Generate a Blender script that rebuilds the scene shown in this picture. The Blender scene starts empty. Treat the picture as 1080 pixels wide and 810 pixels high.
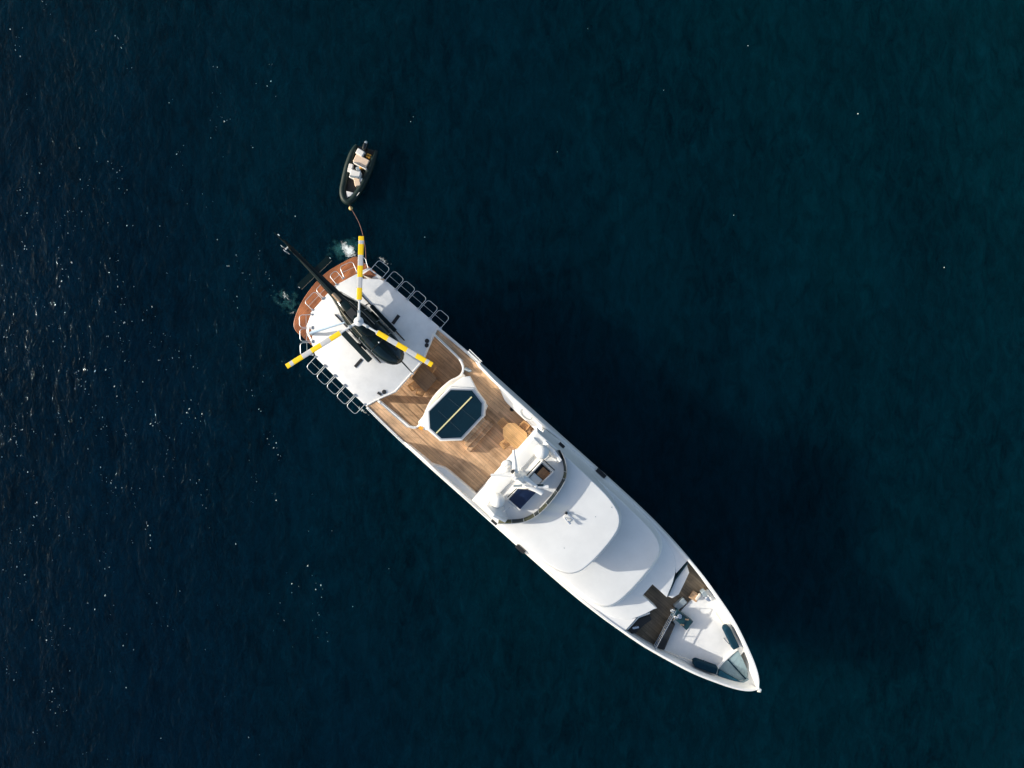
import bpy, bmesh, math, random
from mathutils import Vector, Matrix
from mathutils.geometry import tessellate_polygon
random.seed(7)
R = math.radians
S = bpy.context.scene
C = S.collection

# ------------------------------------------------------------------ camera, light, world
F, H = 830.0, 57.0
cam = bpy.data.cameras.new('camera'); cam.sensor_width = 36; cam.lens = F/1080*36
cam.clip_start = 1; cam.clip_end = 20000
co = bpy.data.objects.new('camera', cam); C.objects.link(co)
co.location = (0, 0, H); co.rotation_euler = (0, 0, 0)
S.camera = co

ELEV = R(21.0)
to_sun = Vector((-math.cos(R(3.0))*math.cos(ELEV), math.sin(R(3.0))*math.cos(ELEV), math.sin(ELEV)))
sl = bpy.data.lights.new('sun', 'SUN'); sl.energy = 4.0; sl.angle = R(0.53); sl.color = (1.0, 0.955, 0.865)
so = bpy.data.objects.new('sun', sl); C.objects.link(so)
so.rotation_euler = to_sun.to_track_quat('Z', 'Y').to_euler(); so.location = to_sun*200
w = bpy.data.worlds.new('World'); S.world = w; w.use_nodes = True
nt = w.node_tree; bg = nt.nodes['Background']
sky = nt.nodes.new('ShaderNodeTexSky'); sky.sky_type = 'NISHITA'; sky.sun_disc = False
sky.sun_elevation = ELEV
sky.sun_rotation = math.atan2(to_sun.x, to_sun.y) % (2*math.pi)
sky.air_density = 1.0; sky.dust_density = 2.4; sky.ozone_density = 0.8
nt.links.new(sky.outputs[0], bg.inputs[0]); bg.inputs[1].default_value = 0.15
S.view_settings.view_transform = 'Standard'; S.view_settings.look = 'None'
S.view_settings.exposure = 0.38; S.view_settings.gamma = 1
S.cycles.use_denoising = True; S.cycles.denoiser = 'OPENIMAGEDENOISE'
S.cycles.max_bounces = 6; S.cycles.transparent_max_bounces = 8
S.cycles.caustics_reflective = False; S.cycles.caustics_refractive = False

# ------------------------------------------------------------------ materials
def mat(name, col, rough=0.5, metal=0.0, spec=0.5, noise=0.0, nscale=3.0, bump=0.0, bscale=40.0, coat=0.0):
    m = bpy.data.materials.new(name); m.use_nodes = True
    n = m.node_tree.nodes; l = m.node_tree.links; b = n['Principled BSDF']
    b.inputs['Base Color'].default_value = (*col, 1); b.inputs['Roughness'].default_value = rough
    b.inputs['Metallic'].default_value = metal; b.inputs['Specular IOR Level'].default_value = spec
    b.inputs['Coat Weight'].default_value = coat
    tc = n.new('ShaderNodeTexCoord')
    if noise:
        tx = n.new('ShaderNodeTexNoise'); tx.inputs['Scale'].default_value = nscale; tx.inputs['Detail'].default_value = 6
        tx.inputs['Roughness'].default_value = 0.65
        l.new(tc.outputs['Object'], tx.inputs['Vector'])
        r = n.new('ShaderNodeMapRange'); r.inputs[1].default_value = 0.3; r.inputs[2].default_value = 0.7
        r.inputs[3].default_value = 1-noise; r.inputs[4].default_value = 1+noise*0.6
        l.new(tx.outputs['Fac'], r.inputs[0])
        mx = n.new('ShaderNodeMix'); mx.data_type = 'RGBA'; mx.blend_type = 'MULTIPLY'; mx.inputs[0].default_value = 1
        mx.inputs[6].default_value = (*col, 1); l.new(r.outputs[0], mx.inputs[7]); l.new(mx.outputs[2], b.inputs['Base Color'])
        rr = n.new('ShaderNodeMapRange'); rr.inputs[3].default_value = max(0, rough-0.08); rr.inputs[4].default_value = min(1, rough+0.1)
        l.new(tx.outputs['Fac'], rr.inputs[0]); l.new(rr.outputs[0], b.inputs['Roughness'])
    if bump:
        t2 = n.new('ShaderNodeTexNoise'); t2.inputs['Scale'].default_value = bscale; t2.inputs['Detail'].default_value = 3
        l.new(tc.outputs['Object'], t2.inputs['Vector'])
        bp = n.new('ShaderNodeBump'); bp.inputs['Strength'].default_value = bump; bp.inputs['Distance'].default_value = 0.02
        l.new(t2.outputs['Fac'], bp.inputs['Height']); l.new(bp.outputs[0], b.inputs['Normal'])
    return m

def teak(name, c1, c2, caulk, row=0.12, rough=0.6, rotz=0.0, length=2.6):
    m = bpy.data.materials.new(name); m.use_nodes = True
    n = m.node_tree.nodes; l = m.node_tree.links; b = n['Principled BSDF']
    tc = n.new('ShaderNodeTexCoord'); mp = n.new('ShaderNodeMapping'); mp.inputs['Rotation'].default_value = (0, 0, rotz)
    l.new(tc.outputs['Object'], mp.inputs[0])
    br = n.new('ShaderNodeTexBrick'); br.inputs['Scale'].default_value = 1
    br.inputs['Brick Width'].default_value = length; br.inputs['Row Height'].default_value = row
    br.inputs['Mortar Size'].default_value = 0.006; br.inputs['Mortar Smooth'].default_value = 0.2
    br.inputs['Bias'].default_value = 0.0; br.offset = 0.37
    br.inputs['Color1'].default_value = (*c1, 1); br.inputs['Color2'].default_value = (*c2, 1); br.inputs['Mortar'].default_value = (*caulk, 1)
    l.new(mp.outputs[0], br.inputs[0])
    ms = n.new('ShaderNodeMapping'); ms.inputs['Scale'].default_value = (0.22, 3.6, 1); l.new(mp.outputs[0], ms.inputs[0])
    tx = n.new('ShaderNodeTexNoise'); tx.inputs['Scale'].default_value = 1.3; tx.inputs['Detail'].default_value = 8; tx.inputs['Roughness'].default_value = 0.7
    l.new(ms.outputs[0], tx.inputs['Vector'])
    t3 = n.new('ShaderNodeTexNoise'); t3.inputs['Scale'].default_value = 0.9; t3.inputs['Detail'].default_value = 4
    l.new(mp.outputs[0], t3.inputs['Vector'])
    ad = n.new('ShaderNodeMath'); ad.operation = 'ADD'; l.new(tx.outputs['Fac'], ad.inputs[0]); l.new(t3.outputs['Fac'], ad.inputs[1])
    r = n.new('ShaderNodeMapRange'); r.inputs[1].default_value = 0.7; r.inputs[2].default_value = 1.3; r.inputs[3].default_value = 0.48; r.inputs[4].default_value = 1.36
    l.new(ad.outputs[0], r.inputs[0])
    mx = n.new('ShaderNodeMix'); mx.data_type = 'RGBA'; mx.blend_type = 'MULTIPLY'; mx.inputs[0].default_value = 1
    l.new(br.outputs['Color'], mx.inputs[6]); l.new(r.outputs[0], mx.inputs[7]); l.new(mx.outputs[2], b.inputs['Base Color'])
    b.inputs['Roughness'].default_value = rough
    bp = n.new('ShaderNodeBump'); bp.inputs['Strength'].default_value = 0.3; bp.inputs['Distance'].default_value = 0.01
    l.new(tx.outputs['Fac'], bp.inputs['Height']); l.new(bp.outputs[0], b.inputs['Normal'])
    return m

def glass(name, tint, trans, rough=0.05):
    m = bpy.data.materials.new(name); m.use_nodes = True
    n = m.node_tree.nodes; l = m.node_tree.links; b = n['Principled BSDF']
    b.inputs['Base Color'].default_value = (*[c*0.15 for c in tint], 1); b.inputs['Roughness'].default_value = rough
    tr = n.new('ShaderNodeBsdfTransparent'); tr.inputs[0].default_value = (*tint, 1)
    mx = n.new('ShaderNodeMixShader'); mx.inputs[0].default_value = trans
    l.new(b.outputs[0], mx.inputs[1]); l.new(tr.outputs[0], mx.inputs[2]); l.new(mx.outputs[0], n['Material Output'].inputs[0])
    return m

M = {}
M['white'] = mat('white_gelcoat', (0.815, 0.81, 0.78), 0.34, noise=0.05, nscale=0.9, bump=0.25, bscale=1.6)
M['white_deck'] = mat('white_nonskid', (0.80, 0.795, 0.77), 0.6, noise=0.085, nscale=1.4, bump=0.15, bscale=60)
M['cream'] = mat('cream_trim', (0.70, 0.64, 0.55), 0.45, noise=0.08, nscale=3)
M['steel'] = mat('steel_rail', (0.52, 0.55, 0.57), 0.3, metal=0.6)
M['chrome'] = mat('chrome_fitting', (0.75, 0.77, 0.78), 0.18, metal=0.9)
M['black'] = mat('black_rubber', (0.010, 0.012, 0.014), 0.55, noise=0.2, nscale=6)
M['black_gloss'] = mat('black_paint', (0.008, 0.012, 0.014), 0.2)
M['darkglass'] = mat('dark_glazing', (0.003, 0.018, 0.030), 0.1, spec=0.35, noise=0.15, nscale=1.0)
M['teak'] = teak('teak_deck', (0.70, 0.455, 0.265), (0.52, 0.32, 0.175), (0.12, 0.075, 0.045), row=0.19)
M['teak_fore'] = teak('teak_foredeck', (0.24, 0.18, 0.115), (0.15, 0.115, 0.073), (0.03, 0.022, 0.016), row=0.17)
M['teak_red'] = teak('teak_oiled', (0.40, 0.145, 0.052), (0.29, 0.10, 0.036), (0.07, 0.025, 0.012), rotz=R(90), rough=0.4)
M['teak_dark'] = teak('teak_stained', (0.30, 0.19, 0.10), (0.25, 0.155, 0.085), (0.08, 0.05, 0.03), row=0.2, rough=0.4)
M['teak_furn'] = teak('teak_furniture', (0.78, 0.46, 0.205), (0.68, 0.39, 0.16), (0.40, 0.21, 0.09), row=0.11, rough=0.4)
M['canvas'] = mat('grey_canvas', (0.22, 0.31, 0.34), 0.8, noise=0.15, nscale=3, bump=0.4, bscale=12)
M['bluecover'] = mat('blue_canvas', (0.020, 0.105, 0.16), 0.8, spec=0.2, noise=0.15, nscale=4, bump=0.3, bscale=10)
M['navy'] = mat('navy_cover', (0.003, 0.028, 0.050), 0.9, spec=0.15, noise=0.2, nscale=5, bump=0.4, bscale=10)
M['hatch'] = mat('dark_teal_panel', (0.010, 0.045, 0.058), 0.35, noise=0.15, nscale=3)
M['strap'] = mat('pale_yellow_bar', (0.70, 0.66, 0.36), 0.5)
M['olive'] = glass('olive_glazing', (0.56, 0.57, 0.38), 0.48)
M['smoke'] = glass('smoked_glazing', (0.14, 0.20, 0.20), 0.3)
M['navyglass'] = mat('navy_seat_vinyl', (0.006, 0.016, 0.050), 0.3, noise=0.3, nscale=2)
M['heli'] = mat('dark_green_paint', (0.002, 0.009, 0.009), 0.14, spec=0.3, noise=0.1, nscale=2)
M['helitrim'] = mat('pale_gold_trim', (0.42, 0.37, 0.28), 0.35)
M['canopy'] = mat('canopy_glazing', (0.002, 0.012, 0.016), 0.04, spec=0.45, noise=0.1, nscale=1)
M['basket'] = mat('dark_teal_basket', (0.002, 0.014, 0.018), 0.6, spec=0.2, noise=0.2, nscale=8)
M['yellow'] = mat('yellow_blade_paint', (0.93, 0.60, 0.006), 0.4, noise=0.04, nscale=3)
M['bladegrey'] = mat('grey_blade_paint', (0.52, 0.52, 0.51), 0.4, noise=0.05, nscale=3)
M['hubwhite'] = mat('pale_hub_paint', (0.66, 0.67, 0.66), 0.35)
M['brass'] = mat('copper_exhaust', (0.62, 0.42, 0.26), 0.35, metal=0.7)
M['paleblue'] = mat('pale_blue_paint', (0.45, 0.58, 0.68), 0.4)
M['tube'] = mat('dark_green_hypalon', (0.004, 0.017, 0.015), 0.5, spec=0.3, noise=0.15, nscale=4, bump=0.1, bscale=9)
M['tenderfloor'] = mat('tender_floor', (0.030, 0.030, 0.026), 0.7, noise=0.3, nscale=6)
M['tan'] = mat('tan_vinyl', (0.68, 0.52, 0.38), 0.55, noise=0.06, nscale=5)
M['offwhite'] = mat('offwhite_vinyl', (0.74, 0.71, 0.66), 0.5, noise=0.06, nscale=5)
M['grey'] = mat('grey_plastic', (0.25, 0.30, 0.33), 0.4, noise=0.1, nscale=6)
M['orange'] = mat('orange_paint', (0.75, 0.33, 0.03), 0.5)
M['buoy'] = mat('yellow_buoy', (0.80, 0.56, 0.20), 0.5)
M['rope'] = mat('rope_fibre', (0.16, 0.085, 0.07), 0.8, noise=0.3, nscale=30)
M['interior'] = mat('orange_wood', (0.45, 0.22, 0.09), 0.4, noise=0.4, nscale=4)

# ------------------------------------------------------------------ mesh helpers
class MB:
    def __init__(s): s.v = []; s.f = []; s.mi = []
    def add(s, vs, fs, mi=0):
        o = len(s.v); s.v += [tuple(p) for p in vs]; s.f += [tuple(i+o for i in f) for f in fs]; s.mi += [mi]*len(fs); return s
    def box(s, c, d, rz=0, mi=0, ch=0.0):
        x, y, z = d[0]/2, d[1]/2, d[2]/2; ca, sa = math.cos(rz), math.sin(rz)
        if ch <= 0:
            p = [(-x,-y,-z),(x,-y,-z),(x,y,-z),(-x,y,-z),(-x,-y,z),(x,-y,z),(x,y,z),(-x,y,z)]
            f = [(3,2,1,0),(4,5,6,7),(0,1,5,4),(1,2,6,5),(2,3,7,6),(3,0,4,7)]
        else:
            k = ch; p = []; 
            for zz, e in ((-z, 0), (z-k, 0), (z, k)):
                a, b2 = x-e, y-e
                p += [(-a+k,-b2,zz),(a-k,-b2,zz),(a,-b2+k,zz),(a,b2-k,zz),(a-k,b2,zz),(-a+k,b2,zz),(-a,b2-k,zz),(-a,-b2+k,zz)]
            f = [tuple(range(7,-1,-1)), tuple(range(16,24))]
            for r in range(2):
                for i in range(8): f.append((r*8+i, r*8+(i+1)%8, (r+1)*8+(i+1)%8, (r+1)*8+i))
        return s.add([(c[0]+a*ca-b*sa, c[1]+a*sa+b*ca, c[2]+zz) for a, b, zz in p], f, mi)
    def prism(s, poly, z0, z1, mi=0, bottom=True):
        n = len(poly); v = [(p[0], p[1], z0) for p in poly]+[(p[0], p[1], z1) for p in poly]
        tri = tessellate_polygon([[Vector((p[0], p[1], 0)) for p in poly]])
        A = sum(poly[i][0]*poly[(i+1)%n][1]-poly[(i+1)%n][0]*poly[i][1] for i in range(n))
        f = []
        for t in tri:
            a, b, c = [Vector((poly[i][0], poly[i][1])) for i in t]
            cw = (b-a).x*(c-a).y-(b-a).y*(c-a).x
            if abs(cw) < 1e-9: continue
            t = t if cw > 0 else t[::-1]
            f.append(tuple(i+n for i in t)); 
            if bottom: f.append(tuple(t[::-1]))
        for i in range(n):
            j = (i+1) % n; q = (i, j, n+j, n+i); f.append(q if A > 0 else q[::-1])
        return s.add(v, f, mi)
    def slab(s, poly, z0, z1, r, segs=4, flare=0.0, mi=0):
        """block with a rounded top rim; flare widens its foot"""
        n = len(poly); A = sum(poly[i][0]*poly[(i+1)%n][1]-poly[(i+1)%n][0]*poly[i][1] for i in range(n))
        if A < 0: poly = poly[::-1]
        def off(d):
            out = []
            for i in range(n):
                a, b, c = Vector(poly[i-1][:2]), Vector(poly[i][:2]), Vector(poly[(i+1)%n][:2])
                e1 = (b-a).normalized(); e2 = (c-b).normalized()
                n1 = Vector((e1.y, -e1.x)); n2 = Vector((e2.y, -e2.x)); m = n1+n2
                k = m.length
                m = m/k if k > 1e-6 else n1
                q = b+m*d/max(0.5, m.dot(n1)); out.append((q.x, q.y))
            return out
        rings = [[(x, y, z0) for x, y in off(flare)]]
        for k in range(segs+1):
            a = math.pi/2*k/segs
            rings.append([(x, y, z1-r+r*math.sin(a)) for x, y in off(-r+r*math.cos(a))])
        v = [p for q in rings for p in q]; f = []
        for k in range(len(rings)-1):
            for i in range(n):
                j = (i+1) % n; f.append((k*n+i, k*n+j, (k+1)*n+j, (k+1)*n+i))
        top = rings[-1]; o = (len(rings)-1)*n
        for t in tessellate_polygon([[Vector((p[0], p[1], 0)) for p in top]]):
            a, b, c = [Vector(top[i][:2]) for i in t]
            cw = (b-a).x*(c-a).y-(b-a).y*(c-a).x
            if abs(cw) < 1e-9: continue
            f.append(tuple(o+i for i in (t if cw > 0 else t[::-1])))
        return s.add(v, f, mi)
    def tube(s, path, r, n=8, closed=False, mi=0, flat=1.0):
        P = [Vector(p) for p in path]; m = len(P); rr = r if isinstance(r, (list, tuple)) else [r]*m
        v = []; f = []
        for i, p in enumerate(P):
            a = P[i-1] if (i > 0 or closed) else p; b = P[(i+1) % m] if (i < m-1 or closed) else p
            t = (b-a).normalized(); up = Vector((0, 0, 1)) if abs(t.z) < 0.9 else Vector((1, 0, 0))
            x = t.cross(up).normalized(); y = x.cross(t).normalized()
            for k in range(n):
                an = 2*math.pi*k/n; v.append(p+(x*math.cos(an)+y*math.sin(an)*flat)*rr[i])
        for i in range(m if closed else m-1):
            j = (i+1) % m
            for k in range(n):
                q = (k+1) % n; f.append((i*n+k, i*n+q, j*n+q, j*n+k))
        if not closed: f += [tuple(range(n))[::-1], tuple((m-1)*n+k for k in range(n))]
        return s.add(v, f, mi)
    def loft(s, rings, caps=True, mi=0, closed=True):
        n = len(rings[0]); v = [p for r in rings for p in r]; f = []
        for i in range(len(rings)-1):
            for k in range(n if closed else n-1):
                q = (k+1) % n; f.append((i*n+k, i*n+q, (i+1)*n+q, (i+1)*n+k))
        if caps: f += [tuple(range(n))[::-1], tuple((len(rings)-1)*n+k for k in range(n))]
        return s.add(v, f, mi)
    def rev(s, prof, c, n=24, mi=0):
        rings = [[(c[0]+r*math.cos(2*math.pi*k/n), c[1]+r*math.sin(2*math.pi*k/n), c[2]+z) for k in range(n)] for r, z in prof]
        return s.loft(rings, True, mi)
    def sheet(s, poly, z, mi=0):
        v = [(p[0], p[1], z if len(p) < 3 else p[2]) for p in poly]; f = []
        for t in tessellate_polygon([[Vector((p[0], p[1], 0)) for p in poly]]):
            a, b, c = [Vector(poly[i][:2]) for i in t]
            cw = (b-a).x*(c-a).y-(b-a).y*(c-a).x
            if abs(cw) > 1e-9: f.append(tuple(t if cw > 0 else t[::-1]))
        return s.add(v, f, mi)
    def build(s, name, m, parent=None, smooth=False, loc=None, fix=True):
        me = bpy.data.meshes.new(name); me.from_pydata(s.v, [], s.f); me.validate()
        ms = m if isinstance(m, (list, tuple)) else [m]
        for q in ms: me.materials.append(q)
        if len(me.polygons) == len(s.mi): me.polygons.foreach_set('material_index', s.mi)
        if fix:
            b = bmesh.new(); b.from_mesh(me); bmesh.ops.remove_doubles(b, verts=b.verts, dist=1e-5)
            bmesh.ops.recalc_face_normals(b, faces=b.faces); b.to_mesh(me); b.free()
        if smooth:
            me.polygons.foreach_set('use_smooth', [True]*len(me.polygons)); me.set_sharp_from_angle(angle=R(40))
        o = bpy.data.objects.new(name, me); C.objects.link(o)
        if parent is not None: o.parent = parent
        if loc: o.location = loc
        return o

def tag(o, label=None, cat=None, group=None, kind=None):
    if label: o['label'] = label
    if cat: o['category'] = cat
    if group: o['group'] = group
    if kind: o['kind'] = kind
    return o
def thing(name, label, cat, loc, rz=0, group=None):
    o = bpy.data.objects.new(name, None); C.objects.link(o); o.location = loc; o.rotation_euler = (0, 0, rz)
    return tag(o, label, cat, group)
def copy_tree(o, parent=None):
    c = o.copy(); C.objects.link(c); c.parent = parent
    for ch in list(o.children): copy_tree(ch, c)
    return c
def lerp_tab(tab, u):
    if u <= tab[0][0]: return tab[0][1]
    for (a, b), (c, d) in zip(tab, tab[1:]):
        if u <= c: return b+(d-b)*(u-a)/(c-a)
    return tab[-1][1]
def smooth_tab(tab):
    """Catmull-Rom through the table"""
    def fn(u):
        if u <= tab[0][0]: return tab[0][1]
        if u >= tab[-1][0]: return tab[-1][1]
        for i in range(len(tab)-1):
            if u <= tab[i+1][0]:
                x0, y0 = tab[i]; x1, y1 = tab[i+1]; h = x1-x0; t = (u-x0)/h
                m0 = (y1-tab[i-1][1])/(x1-tab[i-1][0]) if i > 0 else (y1-y0)/h
                m1 = (tab[i+2][1]-y0)/(tab[i+2][0]-x0) if i+2 < len(tab) else (y1-y0)/h
                return (2*t**3-3*t*t+1)*y0+(t**3-2*t*t+t)*h*m0+(-2*t**3+3*t*t)*y1+(t**3-t*t)*h*m1
    return fn
def spline(pts, k=6, closed=False):
    n = len(pts); out = []
    for i in range(n if closed else n-1):
        g = lambda j: Vector(pts[j % n]) if closed else Vector(pts[max(0, min(n-1, j))])
        p0, p1, p2, p3 = g(i-1), g(i), g(i+1), g(i+2)
        for q in range(k):
            t = q/k
            out.append(tuple(0.5*((2*p1)+(p2-p0)*t+(2*p0-5*p1+4*p2-p3)*t*t+(3*p1-p0-3*p2+p3)*t**3)))
    if not closed: out.append(tuple(pts[-1]))
    return out

# ------------------------------------------------------------------ pixel -> place at a height (the camera looks straight down)
YD = Vector((0.7468, -0.665)); YN = Vector((0.665, 0.7468)); YO = Vector((-13.97, 6.82)); YR = math.atan2(-0.665, 0.7468)
def P(px, py, z):
    k = (H-z)/F; return Vector(((px-540)*k, (405-py)*k, z))
def Q(px, py, z):
    p = P(px, py, z).xy-YO; return (p.dot(YD), p.dot(YN))
def W(u, v, z=0.0):
    p = YO+YD*u+YN*v; return Vector((p.x, p.y, z))

# ------------------------------------------------------------------ sea
def sea_material():
    m = bpy.data.materials.new('sea_water'); m.use_nodes = True
    n = m.node_tree.nodes; l = m.node_tree.links; b = n['Principled BSDF']
    tc = n.new('ShaderNodeTexCoord')
    def noise(scale, detail, rough, stretch=(1, 1, 1), rot=0.0, dist=0.0):
        mp = n.new('ShaderNodeMapping'); mp.inputs['Scale'].default_value = stretch; mp.inputs['Rotation'].default_value = (0, 0, rot)
        l.new(tc.outputs['Object'], mp.inputs[0])
        t = n.new('ShaderNodeTexNoise'); t.inputs['Scale'].default_value = scale; t.inputs['Detail'].default_value = detail
        t.inputs['Roughness'].default_value = rough; t.inputs['Distortion'].default_value = dist
        l.new(mp.outputs[0], t.inputs['Vector']); return t.outputs['Fac']
    def mul(a, k):
        q = n.new('ShaderNodeMath'); q.operation = 'MULTIPLY'; l.new(a, q.inputs[0])
        if isinstance(k, float): q.inputs[1].default_value = k
        else: l.new(k, q.inputs[1])
        return q.outputs[0]
    def add(a, c):
        q = n.new('ShaderNodeMath'); q.operation = 'ADD'; l.new(a, q.inputs[0]); l.new(c, q.inputs[1]); return q.outputs[0]
    big = noise(0.10, 3, 0.5, (1, 0.45, 1), R(-12))
    mid = noise(0.55, 4, 0.6, (1, 0.5, 1), R(-20), 0.4)
    sml = noise(2.2, 5, 0.62, (1, 0.6, 1), R(-28), 0.5)
    gust = n.new('ShaderNodeMapRange'); ln = n.new('ShaderNodeVectorMath'); ln.operation = 'DISTANCE'; l.new(tc.outputs['Object'], ln.inputs[0]); ln.inputs[1].default_value = (-30, -8, 0)
    lr = n.new('ShaderNodeMapRange'); l.new(ln.outputs['Value'], lr.inputs[0]); lr.inputs[1].default_value = 8; lr.inputs[2].default_value = 45; lr.inputs[3].default_value = 0.02; lr.inputs[4].default_value = 0.0
    l.new(add(noise(0.11, 3, 0.6, (1, 0.35, 1), R(-10)), lr.outputs[0]), gust.inputs[0])
    gust.inputs[1].default_value = 0.35; gust.inputs[2].default_value = 0.65; gust.inputs[3].default_value = 0.6; gust.inputs[4].default_value = 1.3
    h = add(add(mul(big, 1.0), mul(mid, 0.62)), mul(mul(sml, 0.24), gust.outputs[0]))
    bp = n.new('ShaderNodeBump'); bp.inputs['Strength'].default_value = 1.0; bp.inputs['Distance'].default_value = 0.25
    l.new(h, bp.inputs['Height']); l.new(bp.outputs[0], b.inputs['Normal'])
    ramp = n.new('ShaderNodeMix'); ramp.data_type = 'RGBA'
    ramp.inputs[6].default_value = (0.0002, 0.0061, 0.0146, 1); ramp.inputs[7].default_value = (0.0002, 0.0146, 0.0200, 1)
    sx = n.new('ShaderNodeSeparateXYZ'); l.new(tc.outputs['Object'], sx.inputs[0])
    gx = n.new('ShaderNodeMapRange'); l.new(add(mul(sx.outputs[0], 1.0), mul(sx.outputs[1], 0.5)), gx.inputs[0]); gx.inputs[1].default_value = -35; gx.inputs[2].default_value = 55; gx.inputs[3].default_value = -0.5; gx.inputs[4].default_value = 0.45
    l.new(add(noise(0.028, 4, 0.55, (1, 0.6, 1), R(20)), gx.outputs[0]), ramp.inputs[0])
    rip = n.new('ShaderNodeMapRange'); l.new(add(mul(noise(1.3, 6, 0.75, (1, 0.45, 1), R(-30), 0.8), 0.72), mul(noise(0.16, 3, 0.6, (1, 0.35, 1), R(-14)), 0.3)), rip.inputs[0])  # lit and shaded ripple faces put into the water colour
    rip.inputs[1].default_value = 0.34; rip.inputs[2].default_value = 0.72; rip.inputs[3].default_value = 0.42; rip.inputs[4].default_value = 1.95
    rip_mix = n.new('ShaderNodeMix'); rip_mix.data_type = 'RGBA'; rip_mix.blend_type = 'MULTIPLY'; rip_mix.inputs[0].default_value = 1
    l.new(ramp.outputs[2], rip_mix.inputs[6]); l.new(rip.outputs[0], rip_mix.inputs[7]); l.new(rip_mix.outputs[2], b.inputs['Base Color'])
    b.inputs['Roughness'].default_value = 0.065; b.inputs['IOR'].default_value = 1.333
    b.subsurface_method = 'RANDOM_WALK'
    b.inputs['Subsurface Weight'].default_value = 1.0
    b.inputs['Subsurface Radius'].default_value = (1.0, 1.0, 1.0); b.inputs['Subsurface Scale'].default_value = 50.0; b.inputs['Specular IOR Level'].default_value = 0.15; b.inputs['Specular Tint'].default_value = (0.45, 0.85, 1.0, 1)
    return m
g = MB(); g.add([(-6000, -6000, 0), (6000, -6000, 0), (6000, 6000, 0), (-6000, 6000, 0)], [(0, 1, 2, 3)])
sea = g.build('sea', sea_material(), fix=False); tag(sea, 'dark teal open sea with small ripples around the yacht', 'sea', kind='structure')

def foam_material(name, colour, dens, scale, soft):
    m = bpy.data.materials.new(name); m.use_nodes = True
    n = m.node_tree.nodes; l = m.node_tree.links; b = n['Principled BSDF']
    b.inputs['Base Color'].default_value = (*colour, 1); b.inputs['Roughness'].default_value = 0.6
    tc = n.new('ShaderNodeTexCoord'); t = n.new('ShaderNodeTexNoise'); t.inputs['Scale'].default_value = scale
    t.inputs['Detail'].default_value = 6; t.inputs['Roughness'].default_value = 0.7; l.new(tc.outputs['Object'], t.inputs['Vector'])
    at = n.new('ShaderNodeAttribute'); at.attribute_name = 'cover'
    a = n.new('ShaderNodeMath'); a.operation = 'ADD'; l.new(t.outputs['Fac'], a.inputs[0]); l.new(at.outputs['Fac'], a.inputs[1])
    r = n.new('ShaderNodeMapRange'); r.inputs[1].default_value = 1-dens-soft; r.inputs[2].default_value = 1-dens+soft; l.new(a.outputs[0], r.inputs[0])
    tr = n.new('ShaderNodeBsdfTransparent'); mx = n.new('ShaderNodeMixShader'); l.new(r.outputs[0], mx.inputs[0])
    l.new(tr.outputs[0], mx.inputs[1]); l.new(b.outputs[0], mx.inputs[2]); l.new(mx.outputs[0], n['Material Output'].inputs[0])
    return m
FM = foam_material('foam_white', (0.78, 0.84, 0.82), 0.0, 5.0, 0.14)
FT = foam_material('aerated_water', (0.006, 0.125, 0.125), 0.0, 2.2, 0.28)
def foam(name, cx, cy, rx, ry, rot, m, z, label, gain=0.62, n=26):
    """irregular sheet on the water; 'cover' falls off to its rim"""
    c = P(cx, cy, z); vs = [(c.x, c.y, z)]; fs = []; cov = [gain]
    ph = [random.uniform(0, 6.28) for _ in range(4)]
    for k in range(1, 7):
        for i in range(n):
            a = 2*math.pi*i/n; wob = 1+0.16*math.sin(2*a+ph[0])+0.12*math.sin(3*a+ph[1])+0.08*math.sin(5*a+ph[2])
            x, y = rx*wob*k/6*math.cos(a), ry*wob*k/6*math.sin(a)
            vs.append((c.x+x*math.cos(rot)-y*math.sin(rot), c.y+x*math.sin(rot)+y*math.cos(rot), z)); cov.append(gain*(1-(k/6)**1.3)-(0.35 if k == 6 else 0))
    for i in range(n): fs.append((0, 1+i, 1+(i+1) % n))
    for k in range(5):
        for i in range(n):
            a, b2 = 1+k*n+i, 1+k*n+(i+1) % n; fs.append((a, a+n, b2+n, b2))
    me = bpy.data.meshes.new(name); me.from_pydata(vs, [], fs); me.materials.append(m)
    at = me.attributes.new('cover', 'FLOAT', 'POINT'); at.data.foreach_set('value', cov)
    o = bpy.data.objects.new(name, me); C.objects.link(o); return tag(o, label, 'foam', kind='stuff')
foam('churned_water', 364, 262, 1.6, 1.3, 0.4, FT, 0.006, 'teal aerated water churned up behind the swim platform by the tow rope', 0.52)
foam('sea_foam', 367.5, 264, 0.75, 1.1, 0.5, FM, 0.012, 'white foam patch boiling up at the port end of the swim platform', 0.70)
foam('churned_water', 304, 319, 2.1, 1.3, -0.9, FT, 0.006, 'pale teal wash drifting off the starboard end of the swim platform', 0.36)
foam('sea_foam', 309, 330, 0.4, 0.28, 0.3, FM, 0.012, 'small white splash at the starboard end of the swim platform', 0.46)
foam('sea_foam', 404, 275, 1.3, 0.4, -0.5, FM, 0.012, 'scattered foam flecks beside the port quarter railings', 0.45)
foam('sea_foam', 382, 433, 1.1, 0.35, -0.7, FM, 0.012, 'scattered foam flecks along the starboard side below the helipad', 0.43)
foam('sea_foam', 301, 312, 1.0, 0.6, -0.9, FM, 0.012, 'thin foam specks floating in the pale wash off the stern', 0.44)

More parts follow.
